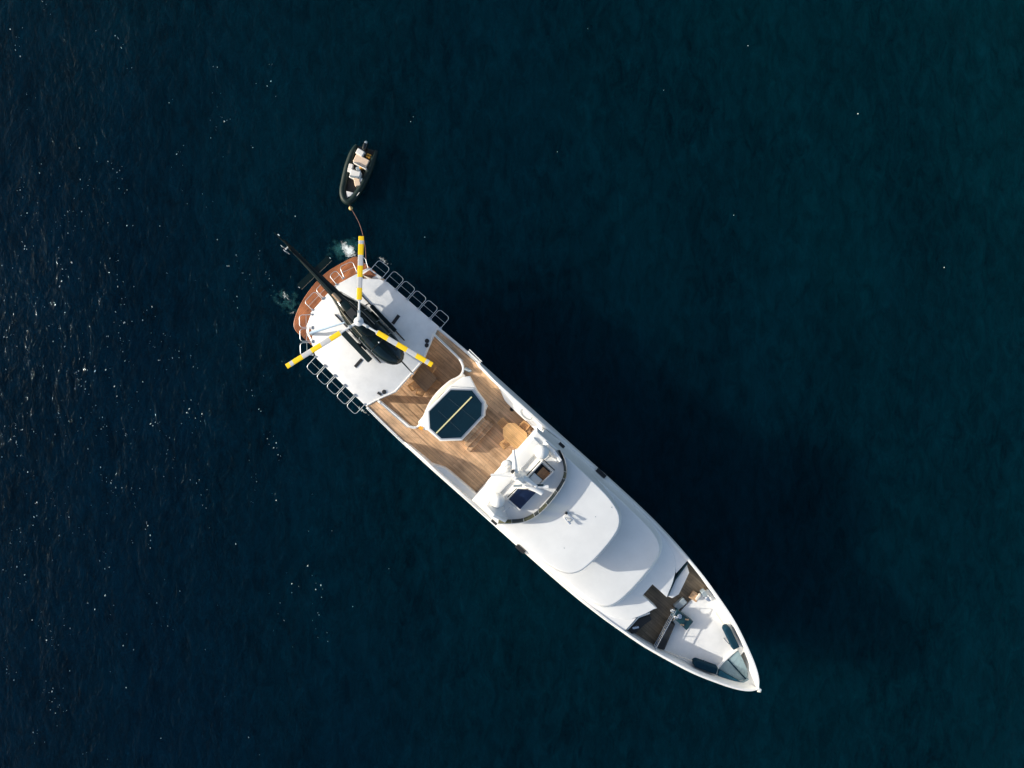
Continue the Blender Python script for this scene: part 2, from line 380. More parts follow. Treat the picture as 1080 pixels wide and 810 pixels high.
# white mesh flecks standing for sun glints, in streaks left of the yacht
M['fleck'] = mat('glint_fleck', (0.80, 0.84, 0.82), 0.5)
fk = MB(); rs = random.Random(21)
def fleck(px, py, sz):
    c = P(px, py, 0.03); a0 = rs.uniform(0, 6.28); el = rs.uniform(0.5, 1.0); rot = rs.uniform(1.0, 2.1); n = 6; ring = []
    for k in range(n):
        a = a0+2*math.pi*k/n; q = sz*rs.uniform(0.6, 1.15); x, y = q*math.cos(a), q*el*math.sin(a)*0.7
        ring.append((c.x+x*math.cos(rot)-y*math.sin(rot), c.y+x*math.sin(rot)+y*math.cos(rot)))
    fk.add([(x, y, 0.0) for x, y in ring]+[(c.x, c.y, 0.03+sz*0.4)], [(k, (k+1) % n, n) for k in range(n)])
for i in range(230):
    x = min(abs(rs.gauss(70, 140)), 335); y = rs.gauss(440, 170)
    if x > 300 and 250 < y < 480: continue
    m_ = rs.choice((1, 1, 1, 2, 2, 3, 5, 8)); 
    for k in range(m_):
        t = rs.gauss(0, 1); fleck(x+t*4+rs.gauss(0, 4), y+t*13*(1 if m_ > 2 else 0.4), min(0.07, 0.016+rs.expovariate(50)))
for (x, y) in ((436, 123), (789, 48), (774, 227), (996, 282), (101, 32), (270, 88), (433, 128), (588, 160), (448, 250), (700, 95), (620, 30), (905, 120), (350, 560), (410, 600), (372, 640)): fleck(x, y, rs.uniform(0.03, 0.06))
fo = fk.build('glint_flecks', M['fleck'], fix=False); tag(fo, 'tiny white flecks imitating sun glints on the water left of the yacht', 'foam', kind='stuff')

# ================================================================== YACHT (local frame: u to the bow, v to port)
yacht = thing('yacht', 'long white motor yacht seen from above with a helicopter on its stern deck', 'yacht', (YO.x, YO.y, 0), YR)
HB = smooth_tab([(0, 2.7), (2.2, 2.9), (4, 3.2), (6, 3.42), (9, 3.63), (12.7, 3.75), (20, 3.75), (25, 3.75), (27.4, 3.70), (29.1, 3.60), (30.5, 3.45), (32.4, 3.16), (34.5, 2.70), (36.4, 2.18), (38.3, 1.45), (39.4, 0.92), (40.05, 0.46), (40.4, 0.02)])
VC = lambda u: lerp_tab([(0, 0.22), (9, 0.16), (14, 0.12), (29, 0.08), (36, 0.08), (40.4, -0.02)], u)
ZG = lambda u: lerp_tab([(0, 2.7), (11.2, 2.7), (11.7, 4.3), (12.2, 4.74), (12.45, 4.78), (12.6, 5.18), (13.2, 5.36), (13.8, 5.58), (14.3, 5.76), (14.8, 5.85), (17.6, 5.85), (18.2, 5.75), (19.0, 5.4), (20.0, 5.12), (21.5, 5.02), (27, 4.98), (31, 5.0), (33, 5.2), (36.5, 5.45), (38.5, 5.4), (40.4, 5.35)], u)
UP, MD = 4.70, 2.20        # upper deck, main deck
stations = [2.2+0.4*i for i in range(95)]; stations = [u for u in stations if u < 38.6]+[38.6+0.15*i for i in range(12)]+[40.35]
stations = sorted(set(round(u, 3) for u in stations if u <= 40.36))
ZBASE = lambda u: ZG(u)-max(0.0, ZG(u)-4.55)*lerp_tab([(0, 1), (29, 1), (33, 0), (41, 0)], u)
LEAN = lambda u: 0.24*min(1.0, (ZG(u)-ZBASE(u))/1.1)
def hull_pt(u, t):
    hw = lerp_tab([(0, 2.5), (4, 2.9), (9, 3.35), (22, 3.5), (26, 3.3), (30, 2.7), (33, 1.95), (36, 0.95), (38.1, 0.0), (41, 0)], u)
    zl = lerp_tab([(0, -1.0), (36, -1.0), (38.1, 0.0), (40.4, 5.2)], u); zg = ZBASE(u)
    e = 0.45 if u < 24 else 0.45+min(1.0, (u-24)/10)
    k = 0.72; zk = zl+(zg-zl)*k
    if u > 24: zk += (max(zk-0.6, min(zk, 3.75))-zk)*min(1, (u-24)/6)
    dy = 0.07*min(1.0, HB(u)/0.8); yk = HB(u)-dy
    hw = min(hw, yk)
    if t >= k: return yk+dy*(t-k)/(1-k), zk+(zg-zk)*(t-k)/(1-k)
    q = t/k; return hw+(yk-hw)*(q**e if q > 0 else 0), zl+(zk-zl)*q
CAPW = 0.17
def hull():
    mb = MB(); rings = []
    T = [0, 0.08, 0.2, 0.35, 0.5, 0.65, 0.8, 0.92, 1.0]
    for u in stations:
        ring = []; cw = min(CAPW, HB(u)*0.55)
        zi = lerp_tab([(0, MD-0.1), (11.3, MD-0.1), (12.6, UP-0.1), (31, UP-0.1), (31.4, 3.6), (40.4, 3.6)], u)
        zi = min(zi, ZG(u)-0.05)
        port = [hull_pt(u, t) for t in T]; h, zg = HB(u), ZG(u)
        h -= LEAN(u)
        port += [(h, zg-0.002), (h-0.02, zg+0.025), (h-cw+0.02, zg+0.025), (h-cw, zg-0.005), (max(h-cw-0.02, 0.0), zi)]
        for y, z in reversed(port): ring.append((u, VC(u)-y, z))
        for y, z in port: ring.append((u, VC(u)+y, z))
        rings.append(ring)
    mb.loft(rings, False, closed=False)
    n = len(rings[0]); mb.f.append(tuple(range(4, n-4))); mb.mi.append(0)      # transom
    return mb.build('hull', M['white'], yacht, smooth=True)
hull()
def inner(u, d=0.19): return HB(u)-d
def side_line(u0, u1, n, d, side):
    return [(u0+(u1-u0)*i/n, VC(u0+(u1-u0)*i/n)+side*(HB(u0+(u1-u0)*i/n)-d)) for i in range(n+1)]

# swim platform and stern
sp = spline([(2.35, 3.7), (1.25, 3.62), (0.55, 3.5), (0.12, 2.5), (-0.22, 1.35), (-0.32, 0.1), (-0.16, -1.3), (0.22, -2.5), (0.62, -3.1), (1.3, -3.25), (2.35, -3.3)], 4)
MB().prism(sp, 0.42, 0.60).build('swim_platform', M['teak_red'], yacht)
MB().tube([(u, v, 0.50) for u, v in spline([(1.2, 3.66), (0.55, 3.54), (0.1, 2.52), (-0.25, 1.36), (-0.36, 0.1), (-0.2, -1.32), (0.18, -2.53), (0.6, -3.14), (1.3, -3.29)], 6)], 0.05).build('fender_strip', M['teak_red'], yacht, smooth=True)
# main deck under the helipad
md = side_line(2.3, 12.6, 12, 0.18, 1)+side_line(12.6, 2.3, 12, 0.18, -1)
MB().prism(md, MD-0.12, MD).build('main_deck', M['teak'], yacht)
# stern stairs each side: teak treads between white cheeks
for sgn, nm in ((1, 'port'), (-1, 'starboard')):
    st = MB()
    for k in range(6):
        st.box((2.15-0.26*k*0.9, 0.15+sgn*2.75, 2.05-0.27*k), (0.30, 0.95, 0.06))
    o = st.build('stern_stairs', M['teak_red'], yacht)
for wing, tread in ((((328, 331), (323.5, 343), (323, 350), (330.2, 366)), ((326.5, 345), (329.2, 352), (329.8, 360), (325.2, 351.5))),
                    (((377, 287), (389, 282.3), (404.5, 293.8), (394, 294.5)), ((382, 290), (389.5, 284.8), (397, 290), (391.5, 293.3)))):
    b = MB(); b.slab([Q(*p, 4.3) for p in wing], 3.2, 4.3, 0.04, 2); o = b.build('quarter_wing', M['white'], yacht, smooth=True)
    MB().prism([Q(*p, 4.32) for p in tread], 4.28, 4.32).build('boarding_step', M['teak_red'], o)
# helipad
pad = [(1.83, -1.16), (1.81, 1.21), Q(376.5, 288.5, 4.74), Q(383, 293.8, 4.74), Q(400.5, 294.2, 4.74), (4.3, 3.76), (6.78, 3.78), (8.83, 3.82), (9.10, 2.75), (9.56, 1.39), (9.56, -1.36), (9.02, -2.54), (8.74, -3.36), (6.5, -3.30), (4.05, -3.16), (3.41, -2.72)]
hp = MB(); hp.slab(pad, 4.46, 4.74, 0.04, 2); helipad = hp.build('helipad', M['white_deck'], yacht, smooth=True)
# a thin raised lip round the pad's forward edge
for a, b2 in zip([(8.74, -3.30), (9.02, -2.54), (9.56, -1.36), (9.56, 1.39), (9.10, 2.75)], [(9.02, -2.54), (9.56, -1.36), (9.56, 1.39), (9.10, 2.75), (8.83, 3.78)]):
    pass
MB().tube([(8.70, -3.28, 4.75), (8.97, -2.52, 4.75), (9.50, -1.35, 4.75), (9.50, 1.37, 4.75), (9.04, 2.73, 4.75), (8.78, 3.76, 4.75)], 0.04, 6).build('pad_lip', M['white'], helipad)
for (px, py, L, Wd, a) in ((378, 383, 0.68, 0.2, 45), (417.5, 337, 0.70, 0.22, 50)):
    c = Q(px, py, 4.75); MB().box((c[0], c[1], 4.757), (Wd, L, 0.03), R(a-45)).build('tie_down_plate', M['black'], helipad)
for (px, py) in ((400.3, 415.3), (405.2, 413.4), (450.4, 359.6), (450.2, 364.3)):
    c = Q(px, py, 4.75)
    if px == 400.3: MB().box((c[0], c[1], 4.76), (0.3, 0.15, 0.05), R(12)).build('deck_fitting', M['black'], helipad)
    else: MB().rev([(0.11, 0), (0.15, 0.02), (0.13, 0.05), (0.02, 0.055)], (c[0], c[1], 4.742), 14).build('deck_fitting', M['black'], helipad)
# columns that carry the pad over the main deck
for (u, v, du, dv) in ((8.05, -3.22, 0.62, 0.22), (8.0, 3.45, 0.62, 0.22), (3.4, -2.4, 0.25, 0.25), (3.2, 2.4, 0.25, 0.25)):
    MB().box((u, v, 3.33), (du, dv, 2.25), 0, ch=0.04).build('pad_column', M['white'], yacht)
# fold-down railing frames round the pad: each lies outward from its hinges on the pad edge
def rail_frame(a, b, out=0.92, drop=0.10, z=4.70, r=0.021, parent=helipad):
    a = Vector((*a, z)); b = Vector((*b, z)); e = (b-a).normalized(); nrm = Vector((e.y, -e.x, 0))
    if nrm.dot(a-Vector((5.5, 0.2, z))) < 0: nrm = -nrm
    L = (b-a).length; rc = 0.2; pts = [a]
    def at(x, y): return a+e*x+nrm*y+Vector((0, 0, -drop*y/out))
    pts.append(at(0, out-rc))
    for k in range(1, 5): t = math.pi/2*k/4; pts.append(at(rc-rc*math.cos(t), out-rc+rc*math.sin(t)))
    pts.append(at(L-rc, out))
    for k in range(1, 5): t = math.pi/2*k/4; pts.append(at(L-rc+rc*math.sin(t), out-rc+rc*math.cos(t)))
    pts.append(at(L, 0))
    o = MB().tube(pts, r, 8).build('safety_frame', M['steel'], parent, smooth=True)
    MB().tube([at(0, out*0.45), at(L, out*0.45)], r*0.7, 6).build('mid_bar', M['steel'], o, smooth=True)
    hg = MB()
    for x in (0.0, L): q = at(x, -0.03); MB().box((q.x, q.y, z+0.05), (0.09, 0.13, 0.07), math.atan2(nrm.y, nrm.x)).build('hinge', M['steel'], o)
    return o
def frames(px_pts, out, gap=0.05):
    for (a, b) in px_pts:
        qa, qb = Vector(Q(*a, 4.7)), Vector(Q(*b, 4.7)); d = (qb-qa).normalized()*gap
        rail_frame(tuple(qa+d), tuple(qb-d), out)
def lin(a, b, n): return [((a[0]+(b[0]-a[0])*i/n, a[1]+(b[1]-a[1])*i/n), (a[0]+(b[0]-a[0])*(i+1)/n, a[1]+(b[1]-a[1])*(i+1)/n)) for i in range(n)]
frames(lin((332, 376), (385, 427.5), 5), 0.92)                       # starboard
frames(lin((328.3, 331), (329.6, 375), 3), 0.82)                      # starboard quarter
frames(lin((328.5, 327), (352.3, 301.8), 2), 0.74)                    # aft, split where the tail boom crosses
frames([((354, 300), (362, 293))], 0.74)
frames([((362, 292.8), (377, 286.2))], 0.78)
frames([((379.5, 285.5), (389, 282.7)), ((391, 283), (404, 293.5))], 0.8)
frames(lin((406, 295), (466, 346), 5), 0.86)                          # port

# upper deck (teak) with the open well aft
well = [(8.86, 3.22), (10.7, 3.16), (11.35, 3.10), (11.85, 2.85), (12.05, 2.45), (11.98, 2.05), (11.80, 1.62), (11.68, 0.6), (11.76, -0.35), (12.08, -1.35), (12.20, -1.80), (12.12, -2.2), (11.75, -2.44), (9.06, -2.52)]
wl = [well[0]]+spline(well[1:-1], 4)+[well[-1]]
deck = [(8.76, -3.36)]+side_line(9.0, 18.6, 16, 0.22, -1)+side_line(18.6, 9.0, 16, 0.22, 1)+[(8.84, 3.75)]+wl
MB().prism(deck, 4.50, UP).build('upper_deck', M['teak'], yacht)
# coaming round the well
def wall(path, w, z0, z1, mb=None, closed=False):
    mb = mb or MB(); n = len(path); L = []; Rr = []
    for i in range(n):
        a = Vector(path[max(0, i-1)][:2]); b = Vector(path[min(n-1, i+1)][:2]); t = (b-a).normalized(); nn = Vector((-t.y, t.x))
        p = Vector(path[i][:2]); L.append(p+nn*w/2); Rr.append(p-nn*w/2)
    rings = []
    for i in range(n):
        za = z0[i] if isinstance(z0, list) else z0; zb = z1[i] if isinstance(z1, list) else z1
        k = min(0.03, w*0.2); li = L[i].lerp(Rr[i], k/w); ri = Rr[i].lerp(L[i], k/w)
        rings.append([(L[i].x, L[i].y, za), (Rr[i].x, Rr[i].y, za), (Rr[i].x, Rr[i].y, zb-k), (ri.x, ri.y, zb), (li.x, li.y, zb), (L[i].x, L[i].y, zb-k)])
    return mb.loft(rings)
k0 = 1+4*2+2
wall(wl, 0.15, 4.42, 4.95).build('well_coaming', M['white'], yacht, smooth=True)
arc = [p for p in wl if p[0] > 11.6 and -1.9 < p[1] < 2.6]
wall([(p[0]+0.14, p[1]) for p in arc], 0.24, 4.705, 5.0).build('coaming_cap', M['cream'], yacht, smooth=True)
# hand rails over the well's side coamings and along the side decks
def guard(path, z0, h, step=1.1, name='guard_rail', r=0.02, parent=yacht, rails=(1.0, 0.55), m=None):
    mb = MB(); P3 = [Vector((*p[:2], 0)) for p in path]
    for f in rails: mb.tube([(p.x, p.y, z0+h*f) for p in P3], r if f == 1.0 else r*0.7, 6)
    acc = 0; 
    for i in range(len(P3)):
        if i: acc += (P3[i]-P3[i-1]).length
        if i in (0, len(P3)-1) or acc >= step:
            acc = 0; mb.tube([(P3[i].x, P3[i].y, z0), (P3[i].x, P3[i].y, z0+h)], r*0.9, 6)
    return mb.build(name, m or M['steel'], parent, smooth=True)
guard([(9.3+0.35*i, -2.50) for i in range(8)], 4.93, 0.45)
guard([(9.1+0.35*i, 3.20) for i in range(8)], 4.93, 0.45)
guard(side_line(3.8, 11.0, 20, 0.10, -1), 2.7, 0.75, name='bulwark_rail')
guard(side_line(3.8, 11.0, 20, 0.10, 1), 2.7, 0.75, name='bulwark_rail')
# low side-deck cap from the pad to the bulwark steps
for sd in (-1, 1):
    wall(side_line(8.8, 12.6, 8, 0.10, sd), 0.17, 4.4, 4.79).build('side_coaming', M['white'], yacht, smooth=True)
    guard(side_line(9.0, 12.5, 8, 0.14, sd), 4.78, 0.5, name='side_rail', rails=(1.0,))
# boarding-gate frame on the port side deck
gt = MB(); q = Q(500, 377, 5.2)
for d in (0, 0.14): gt.tube([(q[0]-0.55, q[1]+0.05+d, 4.9), (q[0]-0.55, q[1]+0.05+d, 5.5), (q[0]+0.55, q[1]+d, 5.5), (q[0]+0.55, q[1]+d, 4.9)], 0.035, 6)
gt.box((q[0], q[1]+0.02, 5.1), (1.1, 0.1, 0.36))
gt.build('boarding_gate', M['white'], yacht)
q = Q(493.5, 390, 5.0); lf = MB(); lf.box((q[0], q[1], 4.85), (0.4, 0.22, 0.3), 0.3, ch=0.03); lf.tube([(q[0]-.2, q[1]-.1, 5.0), (q[0]+.25, q[1]+.1, 5.25)], 0.04)
lf.build('deck_locker', M['grey'], yacht)
# wide bulwark ledges forward of the side decks
for sd in (-1, 1):
    us = [12.6+0.3*i for i in range(21)]; rings = []
    inn = smooth_tab([(12.6, 0.30), (13.2, 0.33), (14.4, 0.40), (14.9, 0.62), (15.3, 0.80), (16, 0.86), (18.6, 0.90)])
    for u in us:
        vi = VC(u)+sd*(HB(u)-inn(u)); vo = VC(u)+sd*(HB(u)-0.18); zt = min(5.40, ZG(u)-0.08) if u < 15 else 5.40
        k = 0.05*(-sd)
        rings.append([(u, vo, 4.6), (u, vo, zt), (u, vi-k, zt), (u, vi, zt-0.06), (u, vi, 4.6)])
    MB().loft(rings).build('bulwark_ledge', M['white'], yacht, smooth=True)
    for i in range(6):
        u = 13.9+0.85*i; v = VC(u)+sd*(HB(u)-0.23); z = min(5.40, ZG(u)-0.08)
        MB().rev([(0.045, 0), (0.045, 0.04), (0.02, 0.06)], (u, v, z), 8).build('ledge_light', M['black'], yacht)
# loops of hose/handrail on the port ledge
q = Q(555, 437, 5.45); MB().tube([(q[0]+0.45*math.cos(a), q[1]+0.22*math.sin(a), 5.43) for a in [R(20*i) for i in range(19)]], 0.018, 6).build('coiled_line', M['grey'], yacht)

# octagonal skylight on a raised white house
octv = [Q(*p, 6.15) for p in ((475.4, 411.7), (497.6, 412.2), (507.8, 425.6), (507, 438.5), (486, 461), (466, 462), (454, 451.5), (453, 434))]
cx = sum(p[0] for p in octv)/8; cy = sum(p[1] for p in octv)/8
def grow(poly, d):
    out = []
    for p in poly: a = Vector((p[0]-cx, p[1]-cy)); a = a*(1+d/a.length); out.append((cx+a.x, cy+a.y))
    return out
base = [(12.0, -1.75), (11.98, 0), (11.98, 1.3), (12.25, 2.4), (12.55, 2.75), (13.6, 2.35), (14.75, 2.05), (15.0, 1.3), (14.95, -0.6), (14.05, -1.62), (12.9, -1.75), (12.4, -2.1)]
b = MB(); b.slab(base, 4.68, 5.12, 0.08, 3); house = b.build('skylight_house', M['white'], yacht, smooth=True)
b = MB(); b.slab(grow(octv, 0.24), 5.08, 6.1, 0.06, 3, flare=0.05); b.build('octagon_trunk', M['white'], house, smooth=True)
b = MB(); b.slab(grow(octv, 0.13), 6.06, 6.16, 0.03, 2); b.build('skylight_frame', M['steel'], house, smooth=True)
b = MB(); b.slab(grow(octv, 0.03), 6.12, 6.185, 0.012, 1); b.build('skylight_pane', M['darkglass'], house)
def oct_bar(a, b2, wd, z, m, nm):
    qa, qb = Vector(Q(*a, z)), Vector(Q(*b2, z)); d = qb-qa
    return MB().box(((qa.x+qb.x)/2, (qa.y+qb.y)/2, z), (d.length, wd, 0.03), math.atan2(d.y, d.x)).build(nm, m, house)
oct_bar((460, 457), (497.5, 418.5), 0.085, 6.21, M['strap'], 'tie_bar')
M['seam'] = mat('seam_line', (0.02, 0.045, 0.06), 0.5)
oct_bar((462, 433), (486, 455), 0.02, 6.185, M['seam'], 'pane_seam'); oct_bar((473, 420), (501, 443), 0.02, 6.185, M['seam'], 'pane_seam')
# teak steps against the skylight's forward side
st = MB()
for k in range(3): st.box((15.12+0.30*k, 0.32-0.08*k, 4.7+(1.15-0.33*k)/2), (0.30, 1.95+0.25*k, 1.15-0.33*k), 0, ch=0.02)
st.build('skylight_steps', M['teak'], yacht)
q = Q(444, 451.5, 5.1); fx = MB(); fx.box((q[0], q[1], 4.95), (0.28, 0.2, 0.45), 0.3); fx.build('fire_point', M['orange'], yacht)

# ------------------------------------------------ superstructure tiers
def sym(half, uc=0.1, close_aft=True):
    up = spline(half, 5); return [(u, uc+h) for u, h in up]+[(u, uc-h) for u, h in reversed(up) if h > 1e-4]
t1 = [(18.35, 3.65), (24, 3.65), (27.0, 3.59), (28.7, 3.36), (30.1, 2.98), (31.0, 2.45), (31.55, 1.60), (31.88, 0.75)]
t1p = spline(t1, 5); tier1 = [(u, 0.06+h) for u, h in t1p]+[(32.0, 0.48), (30.72, 0.48), (30.72, -0.50), (32.0, -0.50)]+[(u, 0.06-h) for u, h in reversed(t1p)]
b = MB(); b.slab(tier1, 3.6, 4.98, 0.05, 3); b.build('deckhouse', M['white'], yacht, smooth=True)
tier2 = sym([(18.35, 3.2), (24, 3.2), (27.0, 3.12), (28.35, 2.98), (29.15, 2.64), (29.52, 2.0), (29.66, 1.05), (29.70, 0.0)])
b = MB(); b.slab(tier2, 4.9, 5.86, 0.12, 5, flare=0.34); b.build('deckhouse_roof', M['white'], yacht, smooth=True)
wh = sym([(18.9, 2.75), (22, 2.8), (24.2, 2.55), (25.1, 2.1), (25.6, 1.2), (25.75, 0.0)])
b = MB(); b.slab(wh, 5.8, 7.5, 0.02, 2, flare=0.14); wheelhouse = b.build('wheelhouse', M['white'], yacht, smooth=True)
# windows round the wheelhouse front, each pane a wedge on the wall
wp = [p for p in wh if p[0] > 21.0]
for i in range(0, len(wp)-3, 3):
    seg = wp[i:i+3]
    rings = []
    for (u, v) in seg:
        d = Vector((u-22.0, v-0.1)).normalized()*0.14; rings.append([(u+d.x, v+d.y, 6.3), (u+d.x*0.6, v+d.y*0.6, 7.05), (u-d.x, v-d.y, 7.05), (u-d.x, v-d.y, 6.3)])
    MB().loft(rings).build('window', M['darkglass'], wheelhouse)
roof3 = sym([(18.12, 2.94), (20, 2.96), (22.9, 2.92), (24.4, 2.80), (25.4, 2.48), (25.93, 1.88), (26.12, 1.0), (26.16, 0.0)])
b = MB(); b.slab(roof3, 7.12, 7.68, 0.09, 5, flare=0.16); roof = b.build('wheelhouse_roof', M['white'], yacht, smooth=True)
# aft wall of the house with dark sliding doors
MB().box((18.45, 0.1, 5.9), (0.12, 5.4, 2.3)).build('aft_bulkhead', M['white'], yacht)
MB().box((18.38, 0.1, 5.7), (0.04, 3.2, 1.9)).build('saloon_door', M['darkglass'], yacht)
# sloping side wings from roof to bulwark
for sd in (-1, 1):
    rings = []
    for i in range(15):
        u = 18.5+0.55*i; ro = lerp_tab([(18, 2.93), (22.9, 2.9), (24.4, 2.72), (25.5, 2.3), (26.2, 1.6)], u); zt = lerp_tab([(18, 7.4), (22.5, 7.4), (26.2, 5.95)], u)
        a = HB(u)-0.42
        rings.append([(u, 0.1+sd*ro, zt), (u, 0.1+sd*a, ZG(u)+0.0), (u, 0.1+sd*(a-0.2), ZG(u)-0.06), (u, 0.1+sd*(ro-0.25), zt-0.05)])
    MB().loft(rings).build('side_wing', M['white'], yacht, smooth=True)
# vents let into the side wings and ledge
for (px, py, L, z, sd) in ((634, 499, 0.75, 5.05, 1), (549, 579, 0.7, 5.05, -1), (592.5, 469.5, 0.42, 5.9, 1), (521.5, 550.5, 0.42, 5.9, -1)):
    c = Q(px, py, z); MB().box((c[0], c[1], z), (L, 0.26 if L > 0.5 else 0.2, 0.22), -0.02*sd).build('side_vent', M['black'], yacht)

# ------------------------------------------------ flybridge
FZ = 7.68
cm = spline([(18.3, 2.78), (19.3, 2.86), (20.05, 2.80)], 4)
wsp = spline([(19.85, 3.0), (20.42, 2.76), (20.93, 2.38), (21.25, 1.9), (21.40, 1.2), (21.46, 0.45), (21.46, -0.3), (21.36, -0.95), (21.08, -1.6), (20.6, -2.15), (20.0, -2.7)], 4)
wsm = [('smoke', 0, 9), ('olive', 9, 12), ('smoke', 12, 17), ('smoke', 17, 22), ('olive', 22, 26), ('smoke', 26, 28), ('olive', 28, 32), ('smoke', 32, 36), ('olive', 36, 40)]
scr = MB()
lo = wsp
def ws_ring(i, z0=FZ, h=0.62):
    u, v = wsp[i]; d = Vector((u-18.6, v-0.1)).normalized()
    return (u, v, z0), (u+d.x*0.16, v+d.y*0.16, z0+h), d
ws = MB().tube([ws_ring(i)[1] for i in range(len(wsp))], 0.025, 6).build('windscreen_frame', M['steel'], roof, smooth=True)
for k, (m, a, b2) in enumerate(wsm):
    rings = []
    for i in range(a, b2+1):
        p, q, d = ws_ring(i); t = 0.012
        rings.append([p, q, (q[0]+d.x*t, q[1]+d.y*t, q[2]), (p[0]+d.x*t, p[1]+d.y*t, p[2])])
    MB().loft(rings).build('windscreen_pane', M[m], ws)
    p, q, d = ws_ring(a); MB().tube([p, q], 0.018, 6).build('windscreen_post', M['steel'], ws)
# side wings of the flybridge: wedge-shaped fairings
def fairing(sd):
    v = lambda x: 0.1+sd*x
    mb = MB(); mb.loft([[(18.75, v(2.25), FZ), (18.75, v(2.85), FZ), (18.8, v(2.80), FZ+0.75), (18.8, v(2.55), FZ+0.75)],
                        [(19.5, v(1.85), FZ), (19.5, v(2.88), FZ), (19.5, v(2.78), FZ+0.95), (19.5, v(2.62), FZ+0.95)],
                        [(20.4, v(2.35), FZ), (20.4, v(2.68), FZ), (20.35, v(2.60), FZ+0.62), (20.35, v(2.5), FZ+0.62)]])
    return mb.build('flybridge_fairing', M['white'], roof, smooth=False)
fairing(-1); 
MB().loft([[(18.9, 2.55, FZ), (18.9, 2.92, FZ), (18.9, 2.9, FZ+0.12), (18.9, 2.6, FZ+0.12)], [(19.7, 2.45, FZ), (19.7, 2.95, FZ), (19.7, 2.9, FZ+0.7), (19.7, 2.72, FZ+0.7)], [(20.4, 2.4, FZ), (20.4, 2.8, FZ), (20.4, 2.74, FZ+0.6), (20.4, 2.6, FZ+0.6)]]).build('flybridge_fairing', M['white'], roof)
# flybridge furniture built into the roof: helm seat wells
sk = [Q(*p, FZ+0.4) for p in ((536.5, 526.5), (548.5, 537.3), (565.3, 519.5), (556.5, 516.0), (546, 515.5))]
b = MB(); ctr = (sum(p[0] for p in sk)/5, sum(p[1] for p in sk)/5)
b.slab([(ctr[0]+(p[0]-ctr[0])*1.1, ctr[1]+(p[1]-ctr[1])*1.1) for p in sk], FZ-0.02, FZ+0.36, 0.04, 2); seat = b.build('sun_lounge', M['white'], roof, smooth=True)
MB().slab(sk, FZ+0.3, FZ+0.44, 0.05, 3).build('lounge_cushion', M['navyglass'], seat, smooth=True)
qa, qb = Q(535.3, 524.5, FZ+0.6), Q(545, 515, FZ+0.6); MB().tube([(*qa, FZ+0.62), (*qb, FZ+0.62)], 0.03, 6).build('hand_rail', M['black'], seat)
qa, qb = Q(535.5, 528.5, FZ+0.6), Q(546.5, 538.5, FZ+0.6); MB().tube([(*qa, FZ+0.55), (*qb, FZ+0.55)], 0.03, 6).build('hand_rail', M['steel'], seat)
# companionway: white walls round a stairwell with warm wood inside
cw = [Q(*p, FZ+0.5) for p in ((556, 504), (572, 487), (583.5, 498), (566, 515))]
cwc = (sum(p[0] for p in cw)/4, sum(p[1] for p in cw)/4)
comp = wall(cw+[cw[0]], 0.07, FZ-0.01, FZ+0.55).build('companionway', M['white'], roof)
u0, u1 = min(p[0] for p in cw)+0.12, max(p[0] for p in cw)-0.12; v0, v1 = min(p[1] for p in cw)+0.14, max(p[1] for p in cw)-0.14
MB().box(((u0+u1)/2, (v0+v1)/2, FZ+0.012), (u1-u0, v1-v0, 0.03)).build('stairwell_floor', M['black'], comp)
stp = MB()
for k in range(3): stp.box((u0+0.28+0.22*k, v0+(v1-v0)*0.68, FZ+0.30-0.09*k), (0.2, (v1-v0)*0.5, 0.04))
stp.build('stair_treads', M['interior'], comp)
MB().box(((u0+u1)/2, v0+(v1-v0)*0.20, FZ+0.16), ((u1-u0)*0.95, (v1-v0)*0.38, 0.3), 0, ch=0.03).build('helm_console', M['white'], comp)
for a, b2 in (((555.5, 501.5), (570, 486)), ((573, 484.5), (585, 496))):
    qa, qb = Q(*a, FZ+0.6), Q(*b2, FZ+0.6); MB().tube([(*qa, FZ+0.62), (*qb, FZ+0.62)], 0.032, 6).build('hand_rail', M['black'], comp)
# satellite domes
for (px, py, r) in ((571.3, 476.5, 0.46), (524.8, 527.5, 0.46)):
    c = Q(px, py, 8.25)
    pr = [(0.16, FZ-0.01), (0.16, 7.92), (0.30, 7.96)]
    pd = MB().rev(pr, (c[0], c[1], 0), 20).build('dome_pedestal', M['white'], roof, smooth=True)
    prof = [(r*0.72, 7.94), (r*0.93, 8.06), (r, 8.2), (r, 8.3)]+[(r*math.cos(R(a)), 8.3+r*math.sin(R(a))) for a in (15, 30, 45, 60, 75, 87)]
    MB().rev(prof, (c[0], c[1], 0), 28).build('satellite_dome', M['white'], pd, smooth=True)
# white hoop antennas and grab rails
for (px, py, a) in ((581, 473, 0.4), (517, 538, 0.4), (533, 538, 1.2)):
    c = Q(px, py, FZ+0.3); MB().tube([(c[0]+0.28*math.cos(R(20*i))*math.cos(a), c[1]+0.28*math.cos(R(20*i))*math.sin(a), FZ+0.45*math.sin(R(20*i))) for i in range(10)], 0.022, 6).build('grab_hoop', M['white'], roof, smooth=True)
for (a, b2) in (((553, 479), (562, 469.5)), ((552, 512), (563, 500)), ((528, 510), (540, 498)), ((575, 485), (585, 477))):
    qa, qb = Q(*a, FZ+0.02), Q(*b2, FZ+0.02); d = Vector(qb)-Vector(qa)
    MB().box(((qa[0]+qb[0])/2, (qa[1]+qb[1])/2, FZ+0.01), (d.length, 0.022, 0.03), math.atan2(d.y, d.x)).build('deck_seam', M['grey'], roof)
# raised step at the aft edge
MB().slab([(18.2, -2.55), (18.2, 2.6), (18.95, 2.55), (18.95, -2.5)], FZ-0.01, FZ+0.14, 0.05, 3).build('aft_coaming', M['white'], roof, smooth=True)
